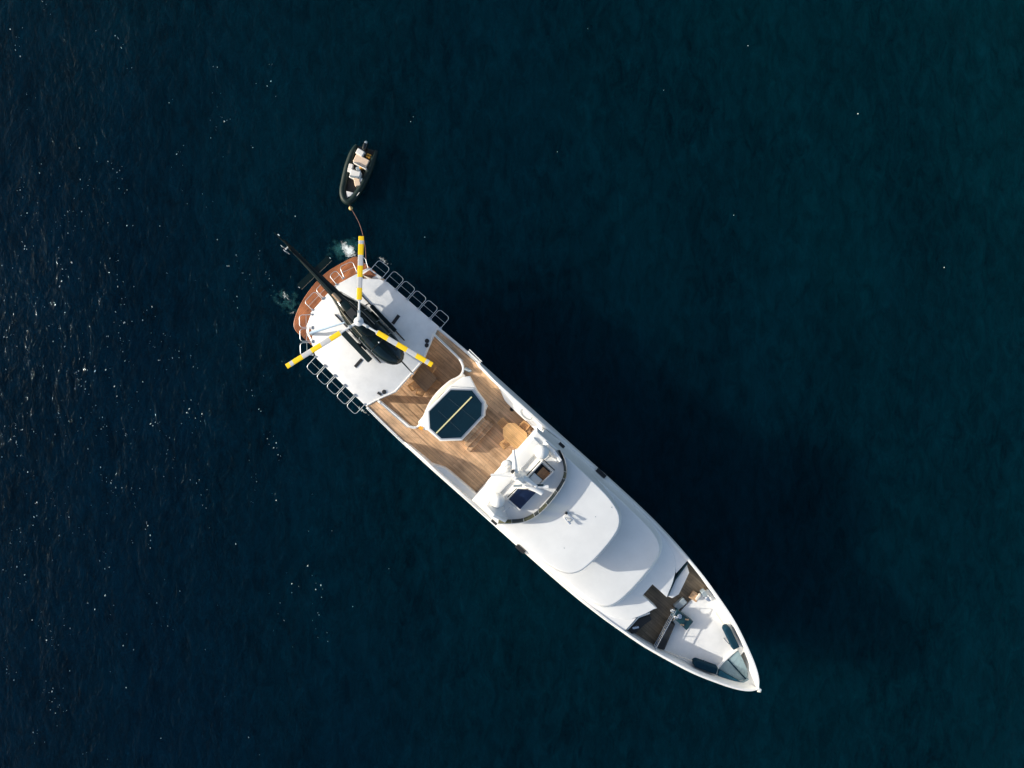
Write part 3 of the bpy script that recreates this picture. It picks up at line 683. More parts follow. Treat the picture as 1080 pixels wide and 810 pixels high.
# mast
mc = Q(543.5, 500, 9.6)
mr = lambda u, v, z, a, b2: [(u-a, v-b2, z), (u+a, v-b2, z), (u+a, v+b2, z), (u-a, v+b2, z)]
mast = MB().loft([mr(mc[0]+0.95, mc[1], FZ-0.01, 0.55, 0.32), mr(mc[0]+0.55, mc[1], 8.4, 0.40, 0.22), mr(mc[0]+0.1, mc[1], 9.8, 0.25, 0.13), mr(mc[0]-0.05, mc[1], 11.6, 0.10, 0.07)]).build('mast', M['white'], roof)
def arm(a, b2, za, zb, ra, rb, nm='mast_arm', m=None, fl=0.45):
    qa, qb = Q(*a, za), Q(*b2, zb); return MB().tube([(*qa, za), (*qb, zb)], [ra, rb], 8, flat=fl).build(nm, m or M['white'], mast, smooth=True)
arm((543.5, 501), (541.8, 474.5), 9.6, 9.7, 0.19, 0.07)
arm((544, 500.5), (517.5, 501), 9.6, 9.7, 0.17, 0.07)
arm((543, 503), (572, 520.5), 8.75, 8.5, 0.22, 0.14)
arm((552, 502.5), (566, 513), 8.95, 8.7, 0.12, 0.10)
arm((544, 499), (562, 511), 9.4, 8.8, 0.10, 0.12)
rd = arm((561, 512.4), (578.5, 513.4), 8.5, 8.5, 0.11, 0.11, 'radar_scanner', fl=0.8)
MB().box((*Q(569, 511.7, 8.55), 8.55), (0.5, 0.12, 0.1), YR*-1).build('radar_turntable', M['hatch'], rd)
arm((558, 514.5), (573, 519.8), 8.45, 8.45, 0.12, 0.12, 'radar_scanner', fl=0.8)
arm((541.5, 512.5), (551, 512), 9.0, 9.0, 0.07, 0.07, 'aerial_bracket', m=M['grey'])
c = Q(535.2, 492, 9.3)
rdm = MB().rev([(0.12, 8.9), (0.36, 8.98), (0.40, 9.1), (0.39, 9.2), (0.30, 9.30), (0.05, 9.36)], (c[0], c[1], 0), 26).build('radome', M['white'], mast, smooth=True)
MB().tube([(c[0]-0.05, c[1], 8.93), (mc[0]+0.1, mc[1], 8.9)], 0.12, 6).build('radome_bracket', M['white'], rdm)
sl_ = MB()
for d in (-0.09, 0.09): sl_.box((c[0]+d, c[1], 9.352), (0.03, 0.28, 0.02), R(-5))
sl_.build('radome_label', M['cream'], rdm)
q = Q(541, 498, 10.0); MB().box((q[0], q[1], 9.75), (0.2, 0.2, 0.25)).build('mast_lamp', M['black'], mast)
for (px, py, z0, z1) in ((548, 496, 10.5, 12.4), (541, 505, 10.2, 11.6)):
    qa = Q(px, py, z0); MB().tube([(qa[0], qa[1], z0-0.9), (qa[0]-0.05, qa[1], z1)], 0.018, 5).build('whip_aerial', M['white'], mast)
# horn / antenna group on the wheelhouse roof
an = MB(); q = Q(599, 545.5, 7.6)
an.box((q[0], q[1], FZ+0.03), (0.5, 0.36, 0.05), R(-10), ch=0.01)
horn = an.build('horn_plate', M['white'], roof)
hb = MB()
for dv in (-0.14, 0.14):
    hb.tube([(q[0]-0.15, q[1]+dv, FZ+0.05), (q[0]-0.15, q[1]+dv, FZ+0.2), (q[0]+0.35, q[1]+dv*1.4, FZ+0.24)], [0.03, 0.035, 0.07], 8)
hb.build('horn', M['chrome'], horn, smooth=True)
MB().box((q[0]-0.28, q[1]+0.14, FZ+0.1), (0.14, 0.15, 0.14), 0.1).build('horn_compressor', M['black'], horn)
MB().tube([(q[0], q[1]-0.1, FZ+0.05), (q[0]+0.05, q[1]-0.12, FZ+0.42)], 0.02, 6).build('stub_aerial', M['white'], horn)
for (px, py) in ((595, 578), (628, 545), (645, 535)):
    c = Q(px, py, FZ); MB().rev([(0.03, 0), (0.03, 0.02), (0.01, 0.03)], (c[0], c[1], FZ-0.002), 8).build('deck_fitting', M['grey'], roof)

# ------------------------------------------------ foredeck
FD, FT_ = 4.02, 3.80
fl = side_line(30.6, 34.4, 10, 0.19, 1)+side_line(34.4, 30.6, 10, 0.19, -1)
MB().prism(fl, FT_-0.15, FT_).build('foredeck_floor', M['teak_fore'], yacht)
fw = [(34.02, 2.55), (33.70, 1.6), (33.62, 0.71), (33.66, -0.29), (33.8, -1.6), (34.05, -2.6)]
fdk = fw[::-1]+side_line(34.1, 38.6, 12, 0.20, 1)+[(38.7, 0.0)]+side_line(38.6, 34.1, 12, 0.20, -1)
b = MB(); b.prism(fdk, 3.6, FD); b.build('foredeck', M['white_deck'], yacht)
# side decks beside the deckhouse, outside its rounded front
for sd in (-1, 1):
    o = [(u, VC(u)+sd*(HB(u)-0.18)) for u in [27+0.4*i for i in range(12)]]
    i_ = [(u, 0.08+sd*h) for u, h in [(31.4, 2.0), (31.0, 2.42), (30.1, 2.93), (28.7, 3.2), (27.0, 3.4)]]
    poly = o+i_; MB().prism(poly, 3.7, 4.95).build('side_deck', M['white'], yacht)
# wedge lockers against the deckhouse front
lk = [Q(*p, 4.6) for p in ((724, 594), (712, 611.5), (704.5, 629), (709, 631), (716, 627), (721, 617), (727, 604))]
wall([Q(*p, 4.75) for p in ((725.5, 593.5), (712.2, 611.5), (703.8, 629))], 0.10, 3.8, 4.75).build('locker_gasket', M['hatch'], yacht)
b = MB(); b.slab(lk, 3.78, 4.62, 0.06, 2); b.build('corner_locker', M['white'], yacht, smooth=True)
lk2 = [Q(*p, 4.5) for p in ((663, 664), (674.5, 652.5), (685.5, 648.5), (687.5, 654), (680, 659), (671, 668), (666, 668.5))]  # black on this one stands for the deep shade in the starboard corner
b = MB(); b.slab(lk2, 3.78, 4.5, 0.06, 2); o = b.build('corner_locker', M['black'], yacht, smooth=True); o['label'] = 'corner locker coloured black for deep shade'
wall([Q(*p, 4.62) for p in ((661.5, 664), (673.5, 651), (685.5, 646.5))], 0.09, 3.8, 4.66).build('locker_trim', M['white'], yacht)
q = Q(670.5, 662, 4.6); MB().box((q[0], q[1], 4.55), (0.42, 0.14, 0.12), 0.9).build('locker_latch', M['chrome'], yacht)
# black stowed gangway with its steel stanchion rail
ga, gb = Q(707, 655, 4.5), Q(695, 683.5, 4.5)
d = Vector(gb)-Vector(ga); an_ = math.atan2(d.y, d.x); mid = ((ga[0]+gb[0])/2, (ga[1]+gb[1])/2)
gang = MB().box((mid[0]+0.14, mid[1], 4.22), (d.length, 0.60, 0.42), an_, ch=0.08).build('stowed_gangway', M['black'], yacht)
ra, rb = Vector(Q(712.5, 644, 4.9)), Vector(Q(691, 684, 4.9))
guard([tuple(ra.lerp(rb, i/12)) for i in range(13)], 4.0, 1.05, step=0.55, name='gangway_rail', r=0.028, parent=gang, rails=(1.0, 0.7, 0.4), m=M['chrome'])
# hatch with windlass
hq = [Q(*p, 4.62) for p in ((714.5, 643), (731.5, 656), (724.5, 665.5), (708.5, 650))]
b = MB(); b.slab(hq, 3.99, 4.6, 0.07, 3); hatch = b.build('fore_hatch', M['hatch'], yacht, smooth=True)
q = Q(717, 650.5, 4.75)
wd = MB().rev([(0.15, 0), (0.15, 0.05), (0.09, 0.08), (0.07, 0.15), (0.12, 0.18), (0.12, 0.22), (0.04, 0.24)], (q[0], q[1], 4.6), 18).build('windlass', M['chrome'], hatch, smooth=True)
MB().box((q[0]-0.15, q[1]-0.22, 4.68), (0.26, 0.15, 0.12), 0.2, ch=0.03).build('windlass_motor', M['chrome'], wd)
for (px, py) in ((724.5, 653.3), (719.5, 659.0)):
    q = Q(px, py, 4.62); MB().box((q[0], q[1], 4.63), (0.24, 0.09, 0.07), 0.6).build('hatch_handle', M['brass'], hatch)
q = Q(710, 645.5, 4.75); MB().box((q[0], q[1], 4.3), (0.26, 0.2, 0.5), 0.1, ch=0.04).build('deck_winch', M['chrome'], yacht)
# white lockers and pale teak slab imitating sunlit floor to port of the hatch
q = Q(718, 637.5, 4.2); MB().box((q[0], q[1], 4.0), (0.42, 0.85, 0.4), R(-8), ch=0.04).build('rope_locker', M['grey'], yacht)
q = Q(733, 629.5, 4.1); MB().box((q[0], q[1], 3.98), (0.6, 0.55, 0.14), R(8), ch=0.02).build('sunlit_teak_patch', M['teak'], yacht)
MB().box((q[0]+0.15, q[1]+0.15, 4.13), (0.16, 0.5, 0.14), R(8), ch=0.02).build('coiled_hose', M['cream'], yacht)
q = Q(743, 626, 4.5); MB().box((q[0], q[1], 4.3), (0.4, 0.3, 0.55), R(-15), ch=0.04).build('mooring_winch', M['grey'], yacht)
q = Q(748, 632, 4.4); MB().rev([(0.2, 0), (0.2, 0.1), (0.1, 0.16), (0.1, 0.3), (0.17, 0.34), (0.05, 0.38)], (q[0], q[1], FD), 16).build('bollard', M['chrome'], yacht, smooth=True)
for (a, b2) in (((755, 646), (763, 658.5)), ((703, 687.5), (730, 697.5))):
    qa, qb = Q(*a, 4.5), Q(*b2, 4.5); MB().tube([(*qa, 4.45), (*qb, 4.45)], 0.05, 6).build('boat_hook', M['cream'], yacht)
for (px, py, a) in ((766.5, 676, 65), (745.5, 699.5, 15)):
    q = Q(px, py, 4.1); MB().tube([(q[0]-0.25, q[1], FD), (q[0]-0.25, q[1], FD+0.14), (q[0]+0.25, q[1]-0.05, FD+0.14), (q[0]+0.25, q[1]-0.05, FD)], 0.03, 6).build('deck_cleat', M['chrome'], yacht, smooth=True)
# padded navy covers along the bulwarks
def pad_cover(a, b2, wd, z0, z1):
    qa, qb = Vector(Q(*a, z1)), Vector(Q(*b2, z1)); d = qb-qa; L = d.length; e = d.normalized(); nn = Vector((-e.y, e.x)); poly = []
    r = wd/2
    for k in range(9): t = R(90+180*k/8); poly.append(tuple(qa+e*(r+r*math.cos(t)*1.0)+nn*r*math.sin(t)))
    poly += [tuple(qb-nn*r), tuple(qb+nn*r)]
    m = MB(); m.slab(poly, z0, z1, 0.1, 4); return m.build('mooring_cover', M['navy'], yacht, smooth=True)
pad_cover((766.5, 662), (777.3, 684.5), 0.44, FD-0.02, 4.75)
pad_cover((732.3, 700), (756.5, 708.5), 0.46, FD-0.02, 4.75)
# grey canvas deck in the bow with a seam along its middle and a dark blue cover to starboard
cz = 4.14
def inb(p, z=cz, k=0.88):
    u, v = Q(*p, z); h = HB(u)*k; return (u, max(VC(u)-h, min(VC(u)+h, v)))
cvp = [inb(p) for p in ((778.5, 685.7), (783.5, 695), (788.5, 707), (788.5, 714), (786, 717.5), (780, 717.8), (770, 712.3), (758.3, 705.4), (763, 699.5), (767.5, 695.6), (773, 690.5))]
b = MB(); b.slab(cvp, FD-0.02, cz, 0.03, 2); bow = b.build('bow_canvas', M['canvas'], yacht, smooth=True)
MB().tube([(*inb((767.5+27.0*t, 695.5+29.0*t)), cz+0.012+0.03*math.sin(t*3.1)) for t in [k/10 for k in range(11)]], 0.045, 6).build('canvas_seam', M['navy'], bow)
for k in range(1, 5):
    a, b2 = inb((767.5+4.4*k, 695.5+4.8*k)), inb((778.5+1.9*k, 685.7+4.6*k)); MB().tube([(*a, cz+0.004), (*b2, cz+0.004)], 0.015, 5).build('canvas_fold', M['canvas'], bow)
cvb = [inb(p) for p in ((758.3, 705.9), (770, 712.8), (780, 718.3), (786, 720), (788, 726.5), (781, 725), (768, 720.5), (755, 715))]
b = MB(); b.slab(cvb, FD-0.02, cz+0.10, 0.05, 2); b.build('blue_cover', M['bluecover'], yacht, smooth=True)
cvh = [inb(p) for p in ((781, 718.5), (788.5, 715), (796, 722.5), (790, 726), (783, 724.5))]
b = MB(); b.slab(cvh, FD-0.02, cz+0.16, 0.04, 2); b.build('canvas_hatch', M['canvas'], bow, smooth=True)
wall([Q(*p, 4.2) for p in ((757, 704.8), (762, 698.6), (767, 694.2), (772, 689.4), (777.5, 685))], 0.16, FD-0.02, 4.22).build('bow_coaming', M['white'], yacht, smooth=True)
# bow roller and anchor
q = Q(801.5, 731, 5.4); br = MB(); br.box((40.42, 0.0, 5.28), (0.34, 0.22, 0.14), 0, ch=0.03)
br = br.build('bow_roller', M['white'], yacht)
MB().tube([(40.56, 0.0, 5.25), (40.72, -0.06, 5.05), (40.66, -0.2, 4.85)], [0.07, 0.06, 0.04], 8).build('anchor', M['cream'], br)
# hull windows
for sd in (-1, 1):
    for i in range(6):
        u = 14.0+2.3*i; y, z = hull_pt(u, 0.62); y2, z2 = hull_pt(u, 0.74)
        MB().loft([[(u-0.6, VC(u)+sd*(y+0.012), z), (u-0.6, VC(u)+sd*(y2+0.012), z2), (u-0.6, VC(u)+sd*(y2-0.1), z2), (u-0.6, VC(u)+sd*(y-0.1), z)],
                   [(u+0.6, VC(u)+sd*(y+0.012), z), (u+0.6, VC(u)+sd*(y2+0.012), z2), (u+0.6, VC(u)+sd*(y2-0.1), z2), (u+0.6, VC(u)+sd*(y-0.1), z)]]).build('hull_window', M['darkglass'], yacht)

# ================================================================== furniture on the decks
# octagonal teak table
tp = [Q(*p, 5.45) for p in ((530.5, 451.5), (536, 446), (543.5, 446.3), (555.5, 456.5), (557, 464), (549, 473.3), (542, 472.5), (530.8, 461))]
tc = (sum(p[0] for p in tp)/8, sum(p[1] for p in tp)/8); tw = W(*tc, UP)
tab = thing('dining_table', 'honey coloured teak table with cut corners standing beside the flybridge', 'table', tw, YR)
b = MB(); b.slab([(p[0]-tc[0], p[1]-tc[1]) for p in tp], 0.70, 0.755, 0.012, 2); b.build('tabletop', M['teak_furn'], tab)
for du, dv in ((-0.55, -0.3), (0.55, -0.3), (0.55, 0.3), (-0.55, 0.3)):
    MB().box((du, dv, 0.35), (0.08, 0.08, 0.71)).build('leg', M['teak_furn'], tab)
def chair_proto(name, label, loc, rz, group, m=None):
    m = m or M['teak_furn']; t = thing(name, label, 'chair', loc, rz, group)      # faces +x
    s = MB()
    for k in range(6): s.box((-0.2+0.08*k, 0, 0.44), (0.06, 0.46, 0.025))
    s.box((0, 0.22, 0.425), (0.46, 0.03, 0.03)); s.box((0, -0.22, 0.425), (0.46, 0.03, 0.03)); s.build('seat', m, t)
    s = MB()
    for k in range(5): s.box((-0.25-0.012*k, 0, 0.55+0.085*k), (0.025, 0.46, 0.055))
    for y in (-0.23, 0.23): s.tube([(-0.22, y, 0.44), (-0.31, y, 0.95)], 0.02, 6)
    s.build('backrest', m, t)
    for y in (-0.25, 0.25):
        MB().box((0.0, y, 0.65), (0.5, 0.06, 0.03)).build('armrest', m, t)
        for x0, x1 in ((-0.22, 0.24), (0.22, -0.24)): MB().tube([(x0*0.9, y, 0.64 if x0 > 0 else 0.46), (x1, y, 0.0)], 0.018, 6).build('leg', m, t)
    return t
def face(px, py, tx, ty, z): 
    a = P(px, py, z); b2 = P(tx, ty, z); return math.atan2(b2.y-a.y, b2.x-a.x)
GC = 'teak chairs around the cut-corner table'
ch0 = None
for (px, py, lab) in ((530.5, 446.5, 'teak folding armchair at the aft end of the cut-corner table'),
                      (552.5, 449.5, 'teak armchair between the cut-corner table and the port ledge, nearest the stern'),
                      (561, 460.5, 'teak armchair at the forward corner of the cut-corner table by the flybridge'),
                      (533, 468, 'teak armchair half hidden on the starboard side of the cut-corner table')):
    loc = P(px, py, 5.2); loc.z = UP; rz = face(px, py, 543.5, 460, 5.2)
    if ch0 is None: ch0 = o = chair_proto('deck_chair', lab, loc, rz, GC)
    else: o = copy_tree(ch0); o.location = loc; o.rotation_euler = (0, 0, rz); o['label'] = lab
# dark table and its chairs on the main deck, seen through the well
wt = [Q(*p, MD+0.76) for p in ((446, 383), (461, 399.5), (449, 414), (434, 398.5))]
tc = (sum(p[0] for p in wt)/4, sum(p[1] for p in wt)/4)
tab = thing('dining_table', 'square dark brown table half under the helipad edge in the open well', 'table', W(*tc, MD), YR)
b = MB(); b.slab([(p[0]-tc[0], p[1]-tc[1]) for p in wt], 0.71, 0.76, 0.012, 2); b.build('tabletop', M['teak_dark'], tab)
for du, dv in ((-0.55, -0.5), (0.55, -0.5), (0.55, 0.5), (-0.55, 0.5)): MB().box((du, dv, 0.36), (0.08, 0.08, 0.72)).build('leg', M['teak_dark'], tab)
GW = 'teak chairs around the dark square table'
for (px, py, lab) in ((455, 388, 'shaded teak chair beside the dark square table, under the yellow rotor blade tip'),
                      (436.5, 407, 'teak chair beside the dark square table, closest to the helipad edge'),
                      (443.5, 413, 'teak chair on the starboard side of the dark square table'),
                      (454.5, 412, 'sunlit teak chair at the forward corner of the dark square table'),
                      (460, 405.5, 'shaded teak chair on the forward side of the dark square table')):
    loc = P(px, py, MD+0.5); loc.z = MD; o = copy_tree(ch0); o.location = loc
    o.rotation_euler = (0, 0, face(px, py, 447.5, 399, 2.8)); o['label'] = lab; o['group'] = GW
# teak stools against the flybridge face
for (px, py, lab, s) in ((521.5, 508.5, 'low teak stool under the flybridge edge, the one nearer the mast', 0.5), (515.5, 516.5, 'low teak stool under the flybridge edge, touching the starboard ledge shadow', 0.5)):
    loc = P(px, py, 5.1); loc.z = UP; t = thing('stool', lab, 'stool', loc, YR, 'teak stools by the flybridge')
    b = MB()
    for k in range(5): b.box((-0.2+0.1*k, 0, 0.45), (0.085, 0.5, 0.03))
    b.build('seat', M['teak_furn'], t)
    for x in (-0.2, 0.2):
        for y in (-0.2, 0.2): MB().box((x, y, 0.21), (0.05, 0.05, 0.43)).build('leg', M['teak_furn'], t)
loc = P(540, 431.5, 4.9); loc.z = UP; t = thing('bucket', 'small black bucket on the shaded teak beside the port ledge', 'bucket', loc)
MB().rev([(0.10, 0), (0.14, 0.26), (0.15, 0.27), (0.12, 0.27), (0.09, 0.03)], (0, 0, 0), 16).build('tub', M['black'], t, smooth=True)
MB().tube([(0.14*math.cos(R(18*i)), 0.02, 0.26+0.12*math.sin(R(18*i))) for i in range(11)], 0.01, 5).build('handle', M['black'], t)
# pale blue pole over the pad
a, b2 = P(326.5, 351.5, 5.1), P(369, 338.5, 5.7)
pole = thing('spar', 'slim pale blue pole reaching from the starboard pad edge towards the helicopter', 'pole', (a.x, a.y, 4.74))
MB().tube([(0, 0, 0.35), ((b2-a).x, (b2-a).y, 0.95)], [0.10, 0.045], 10).build('shaft', M['paleblue'], pole, smooth=True)
MB().tube([(0, 0, 0.0), (0, 0, 0.45)], [0.13, 0.09], 10).build('foot', M['cream'], pole, smooth=True)
MB().tube([((b2-a).x*0.97, (b2-a).y*0.97, 0.0), ((b2-a).x*0.97, (b2-a).y*0.97, 0.95)], 0.025, 8).build('prop', M['steel'], pole, smooth=True)

# ================================================================== HELICOPTER (faces +x, origin on the pad under the hub)
hz = 4.742
hw_ = P(378.3, 339, hz+3.05); HR = R(-46.4)
heli = thing('helicopter', 'dark green helicopter with yellow banded rotor blades parked on the white stern deck', 'helicopter', (hw_.x, hw_.y, hz), HR)
def sec(x, w, zb, zt, n=20, p=2.5, yc=0.0):
    zc, hh = (zb+zt)/2, (zt-zb)/2; out = []
    for k in range(n):
        a = 2*math.pi*k/n; c, s = math.cos(a), math.sin(a)
        out.append((x, yc+w*math.copysign(abs(c)**(2/p), c), zc+hh*math.copysign(abs(s)**(2/p), s)))
    return out
body = [(3.45, 0.06, 1.0, 1.12), (3.38, 0.30, 0.86, 1.28), (3.2, 0.52, 0.74, 1.45), (2.9, 0.70, 0.64, 1.68), (2.5, 0.83, 0.57, 1.92), (2.0, 0.91, 0.52, 2.14), (1.4, 0.94, 0.5, 2.28), (0.7, 0.94, 0.5, 2.34),
        (0.0, 0.93, 0.5, 2.34), (-0.7, 0.88, 0.53, 2.3), (-1.2, 0.76, 0.64, 2.22), (-1.7, 0.55, 0.86, 2.12), (-2.2, 0.38, 1.15, 2.05), (-2.6, 0.32, 1.36, 2.0)]
MB().loft([sec(x, w, a, b2) for x, w, a, b2 in body]).build('fuselage', M['heli'], heli, smooth=True)
# canopy glazing: a shell just outside the nose and cabin roof
def shell(x0, x1, k0, k1, d=0.012):
    rings = []
    for i in range(9):
        x = x0+(x1-x0)*i/8
        w = lerp_tab([(b[0], b[1]) for b in body[::-1]], x)+d; zb = lerp_tab([(b[0], b[2]) for b in body[::-1]], x)-d; zt = lerp_tab([(b[0], b[3]) for b in body[::-1]], x)+d
        s = sec(x, w, zb, zt, 40); rings.append([s[k % 40] for k in range(k0, k1+1)])
    return rings
for (x0, x1, k0, k1, nm) in ((1.75, 3.3, 1, 9, 'windscreen'), (1.75, 3.3, 11, 19, 'windscreen'), (1.0, 1.65, 2, 8, 'roof_window'), (1.0, 1.65, 12, 18, 'roof_window')):
    MB().loft(shell(x0, x1, k0, k1), False, closed=False).build(nm, M['canopy'], heli, smooth=True)
for (k, nm) in ((10, 'centre_post'),):
    r = shell(1.6, 3.3, 10, 10, 0.02); MB().tube([q[0] for q in r], 0.035, 6).build('windscreen_post', M['heli'], heli, smooth=True)
r = [shell(1.7, 1.71, k, k, 0.02)[0][0] for k in range(0, 21)]; MB().tube(r, 0.035, 6).build('canopy_arch', M['heli'], heli, smooth=True)
# engine cowling and gearbox fairing
cowl = MB().loft([sec(1.15, 0.10, 2.25, 2.36), sec(0.95, 0.34, 2.2, 2.52), sec(0.5, 0.44, 2.15, 2.68), (sec(-0.2, 0.46, 2.1, 2.72)), sec(-0.9, 0.45, 2.05, 2.66), sec(-1.6, 0.36, 1.95, 2.5), sec(-2.2, 0.25, 1.9, 2.3), sec(-2.45, 0.15, 1.92, 2.2)]).build('engine_cowling', M['heli'], heli, smooth=True)
for s in (-1, 1): MB().box((-0.75, s*0.36, 2.6), (1.1, 0.05, 0.14), s*0.02, ch=0.015).build('cowling_vent', M['black'], cowl)
MB().box((-0.72, 0, 2.675), (0.62, 0.5, 0.03), 0, ch=0.01).build('intake_grille', M['black'], cowl)
MB().tube([(-1.85, -0.02, 2.42), (-2.2, -0.02, 2.5), (-2.5, -0.02, 2.52)], [0.13, 0.12, 0.12], 14).build('exhaust', M['brass'], cowl, smooth=True)
for s in (-1, 1): MB().tube([(-1.5, s*0.40, 2.32), (-0.4, s*0.52, 2.36), (0.7, s*0.56, 2.4)], 0.018, 6).build('cowling_rail', M['helitrim'], cowl)
# tail boom, fins, stabiliser
MB().loft([sec(-2.5, 0.33, 1.35, 2.02), sec(-3.5, 0.27, 1.5, 2.0), sec(-5.0, 0.20, 1.63, 1.98), sec(-6.4, 0.14, 1.74, 1.98), sec(-7.2, 0.09, 1.8, 1.97), sec(-7.35, 0.04, 1.84, 1.93)]).build('tail_boom', M['heli'], heli, smooth=True)
def plate(pts, t, axis, nm, m, par=heli):
    q = []
    for p in pts:
        p = Vector(p); o = Vector(axis)*t/2; q.append((p+o, p-o))
    n = len(q); vs = [a for a, _ in q]+[b2 for _, b2 in q]; fs = [tuple(range(n)), tuple(range(2*n-1, n-1, -1))]+[(i, n+i, n+(i+1) % n, (i+1) % n) for i in range(n)]
    return MB().add(vs, fs).build(nm, m, par)
plate([(-6.5, 0, 1.95), (-7.1, 0, 1.95), (-7.75, 0, 2.95), (-7.3, 0, 2.95)], 0.07, (0, 1, 0), 'tail_fin', M['heli'])
plate([(-6.6, 0, 1.8), (-7.2, 0, 1.8), (-7.55, 0, 1.05), (-7.3, 0, 1.05)], 0.07, (0, 1, 0), 'ventral_fin', M['heli'])
plate([(-4.25, -1.35, 1.80), (-4.25, 1.35, 1.80), (-4.68, 1.35, 1.80), (-4.68, -1.35, 1.80)], 0.06, (0, 0, 1), 'tail_stabiliser', M['heli'])
for s in (-1, 1): MB().box((-4.45, s*1.36, 1.80), (0.1, 0.05, 0.06)).build('position_lamp', M['hubwhite'], heli)
MB().box((-7.72, 0, 2.0), (0.12, 0.1, 0.1)).build('tail_lamp', M['hubwhite'], heli)
tr = MB().tube([(-6.75, -0.08, 2.0), (-6.75, -0.32, 2.0)], 0.05, 8).build('tail_rotor', M['hubwhite'], heli, smooth=True)
for s in (-1, 1):
    MB().box((-6.75+s*0.30, -0.33, 2.0+s*0.42), (0.17, 0.03, 1.02), 0).build('tail_rotor_blade', M['hubwhite'], tr)
MB().tube([(-6.7, -0.1, 2.0), (-6.2, -0.1, 2.05), (-5.0, -0.03, 2.03), (-2.6, 0, 2.10)], 0.05, 8).build('tail_drive_shaft', M['heli'], heli, smooth=True)
# rotor
hub = MB().rev([(0.09, 2.6), (0.09, 2.9), (0.22, 2.94), (0.30, 3.0), (0.30, 3.08), (0.22, 3.14), (0.10, 3.17), (0.10, 3.2), (0.03, 3.22)], (0, 0, 0), 24).build('rotor_hub', M['hubwhite'], heli, smooth=True)
MB().rev([(0.05, 3.2), (0.05, 3.235), (0.02, 3.24)], (0.02, 0.0, 0), 10).build('hub_cap', M['grey'], hub)
for ang in (88.4, -30.6, 211.9):
    a = R(ang)-HR; ca, sa = math.cos(a), math.sin(a)
    RR = 5.34
    cuts = [0.235, 0.255, 0.395, 0.52, 0.655, 0.78, 0.908, 0.95, 1.0]; colr = [1, 0, 1, 0, 1, 0, 1, 0]
    mb = MB(); mi = []
    rings = []
    for c in cuts:
        x = c*RR; wch = 0.165 if c > 0.24 else 0.06; dz = 3.06-0.10*(max(0, c-0.2)**1.5)
        prof = [(-wch, 0.0), (-wch*0.5, 0.018), (wch*0.45, 0.028), (wch*0.9, 0.02), (wch, 0.0), (wch*0.8, -0.012), (-wch*0.4, -0.012)]
        rings.append([(x*ca-y*sa, x*sa+y*ca, dz+z) for y, z in prof])
    for i in range(len(rings)-1):
        mb.loft([rings[i], rings[i+1]], caps=(i in (0, len(rings)-2)), mi=colr[i])
    bl = mb.build('rotor_blade', [M['yellow'], M['bladegrey']], heli)
    MB().tube([(0.26*ca, 0.26*sa, 3.04), (0.75*ca, 0.75*sa, 3.045), (1.30*ca, 1.30*sa, 3.05)], [0.10, 0.065, 0.06], 8, flat=0.6).build('blade_root', M['hubwhite'], bl, smooth=True)
for ang in (88.4, -30.6, 211.9):
    a = R(ang+24)-HR; MB().tube([(0.24*math.cos(a), 0.24*math.sin(a), 2.66), (0.30*math.cos(a-0.1), 0.30*math.sin(a-0.1), 3.02)], 0.022, 6).build('pitch_link', M['grey'], hub, smooth=True)
    a = R(ang)-HR; MB().box((0.62*math.cos(a), 0.62*math.sin(a), 3.05), (0.16, 0.2, 0.13), a, ch=0.02).build('blade_cuff', M['grey'], hub)
for s in (-1, 1):
    for x in (1.72, 0.62, -0.45):
        w_ = lerp_tab([(b_[0], b_[1]) for b_ in body[::-1]], x)
        MB().tube([(x, s*(w_+0.004), 1.0), (x, s*(w_+0.006), 1.4), (x, s*(w_-0.03), 1.8), (x, s*(w_-0.22), 2.2)], 0.012, 5).build('door_seam', M['grey'], heli)
    MB().box((0.2, s*0.93, 1.55), (0.7, 0.03, 0.55), 0, ch=0.01).build('cabin_window', M['canopy'], heli)
    MB().box((-1.25, s*0.62, 2.02), (0.5, 0.02, 0.03), s*-0.28).build('engine_door_latch', M['helitrim'], heli)
# skids
for s in (-1, 1):
    sk_ = MB().tube([(-2.0, s*1.08, 0.05), (-1.6, s*1.08, 0.045), (1.9, s*1.08, 0.045), (2.25, s*1.08, 0.12), (2.45, s*1.08, 0.28)], 0.045, 8).build('skid', M['black'], heli, smooth=True)
    for x in (-0.95, 1.15): MB().tube([(x, s*1.08, 0.05), (x, s*0.95, 0.35), (x, s*0.5, 0.62)], 0.045, 8).build('skid_strut', M['black'], sk_, smooth=True)
    MB().box((0.9, s*1.14, 0.42), (0.55, 0.16, 0.03)).build('boarding_step', M['basket'], sk_)
# long dark baskets outside the skids
c = P(376, 365.5, hz+0.5)-Vector((hw_.x, hw_.y, 0)); c.rotate(Matrix.Rotation(-HR, 3, 'Z'))
bk = MB().box((c.x, c.y, 0.42), (2.55, 0.36, 0.36), 0, ch=0.03).build('cargo_basket', M['basket'], heli)
MB().box((c.x+0.05, c.y+0.2, 0.42), (0.32, 0.16, 0.12), 0.2).build('basket_bracket', M['basket'], bk)
c = P(402, 338, hz+0.6)-Vector((hw_.x, hw_.y, 0)); c.rotate(Matrix.Rotation(-HR, 3, 'Z'))
bk = MB().box((c.x, 1.10, 0.62), (2.3, 0.26, 0.3), 0, ch=0.03).build('cargo_basket', M['basket'], heli)
MB().tube([(3.1, 0.05, 0.82), (4.45, 0.02, 0.80)], [0.05, 0.04], 8).build('nose_probe', M['basket'], heli, smooth=True)
MB().tube([(4.40, 0.02, 0.80), (4.55, 0.02, 0.80)], 0.055, 8).build('probe_tip', M['steel'], heli, smooth=True)
for (x, y) in ((0.95, 0.16),): MB().rev([(0.05, 0), (0.05, 0.04), (0.02, 0.06)], (1.7, -0.06, 2.24), 10).build('beacon', M['hubwhite'], heli)
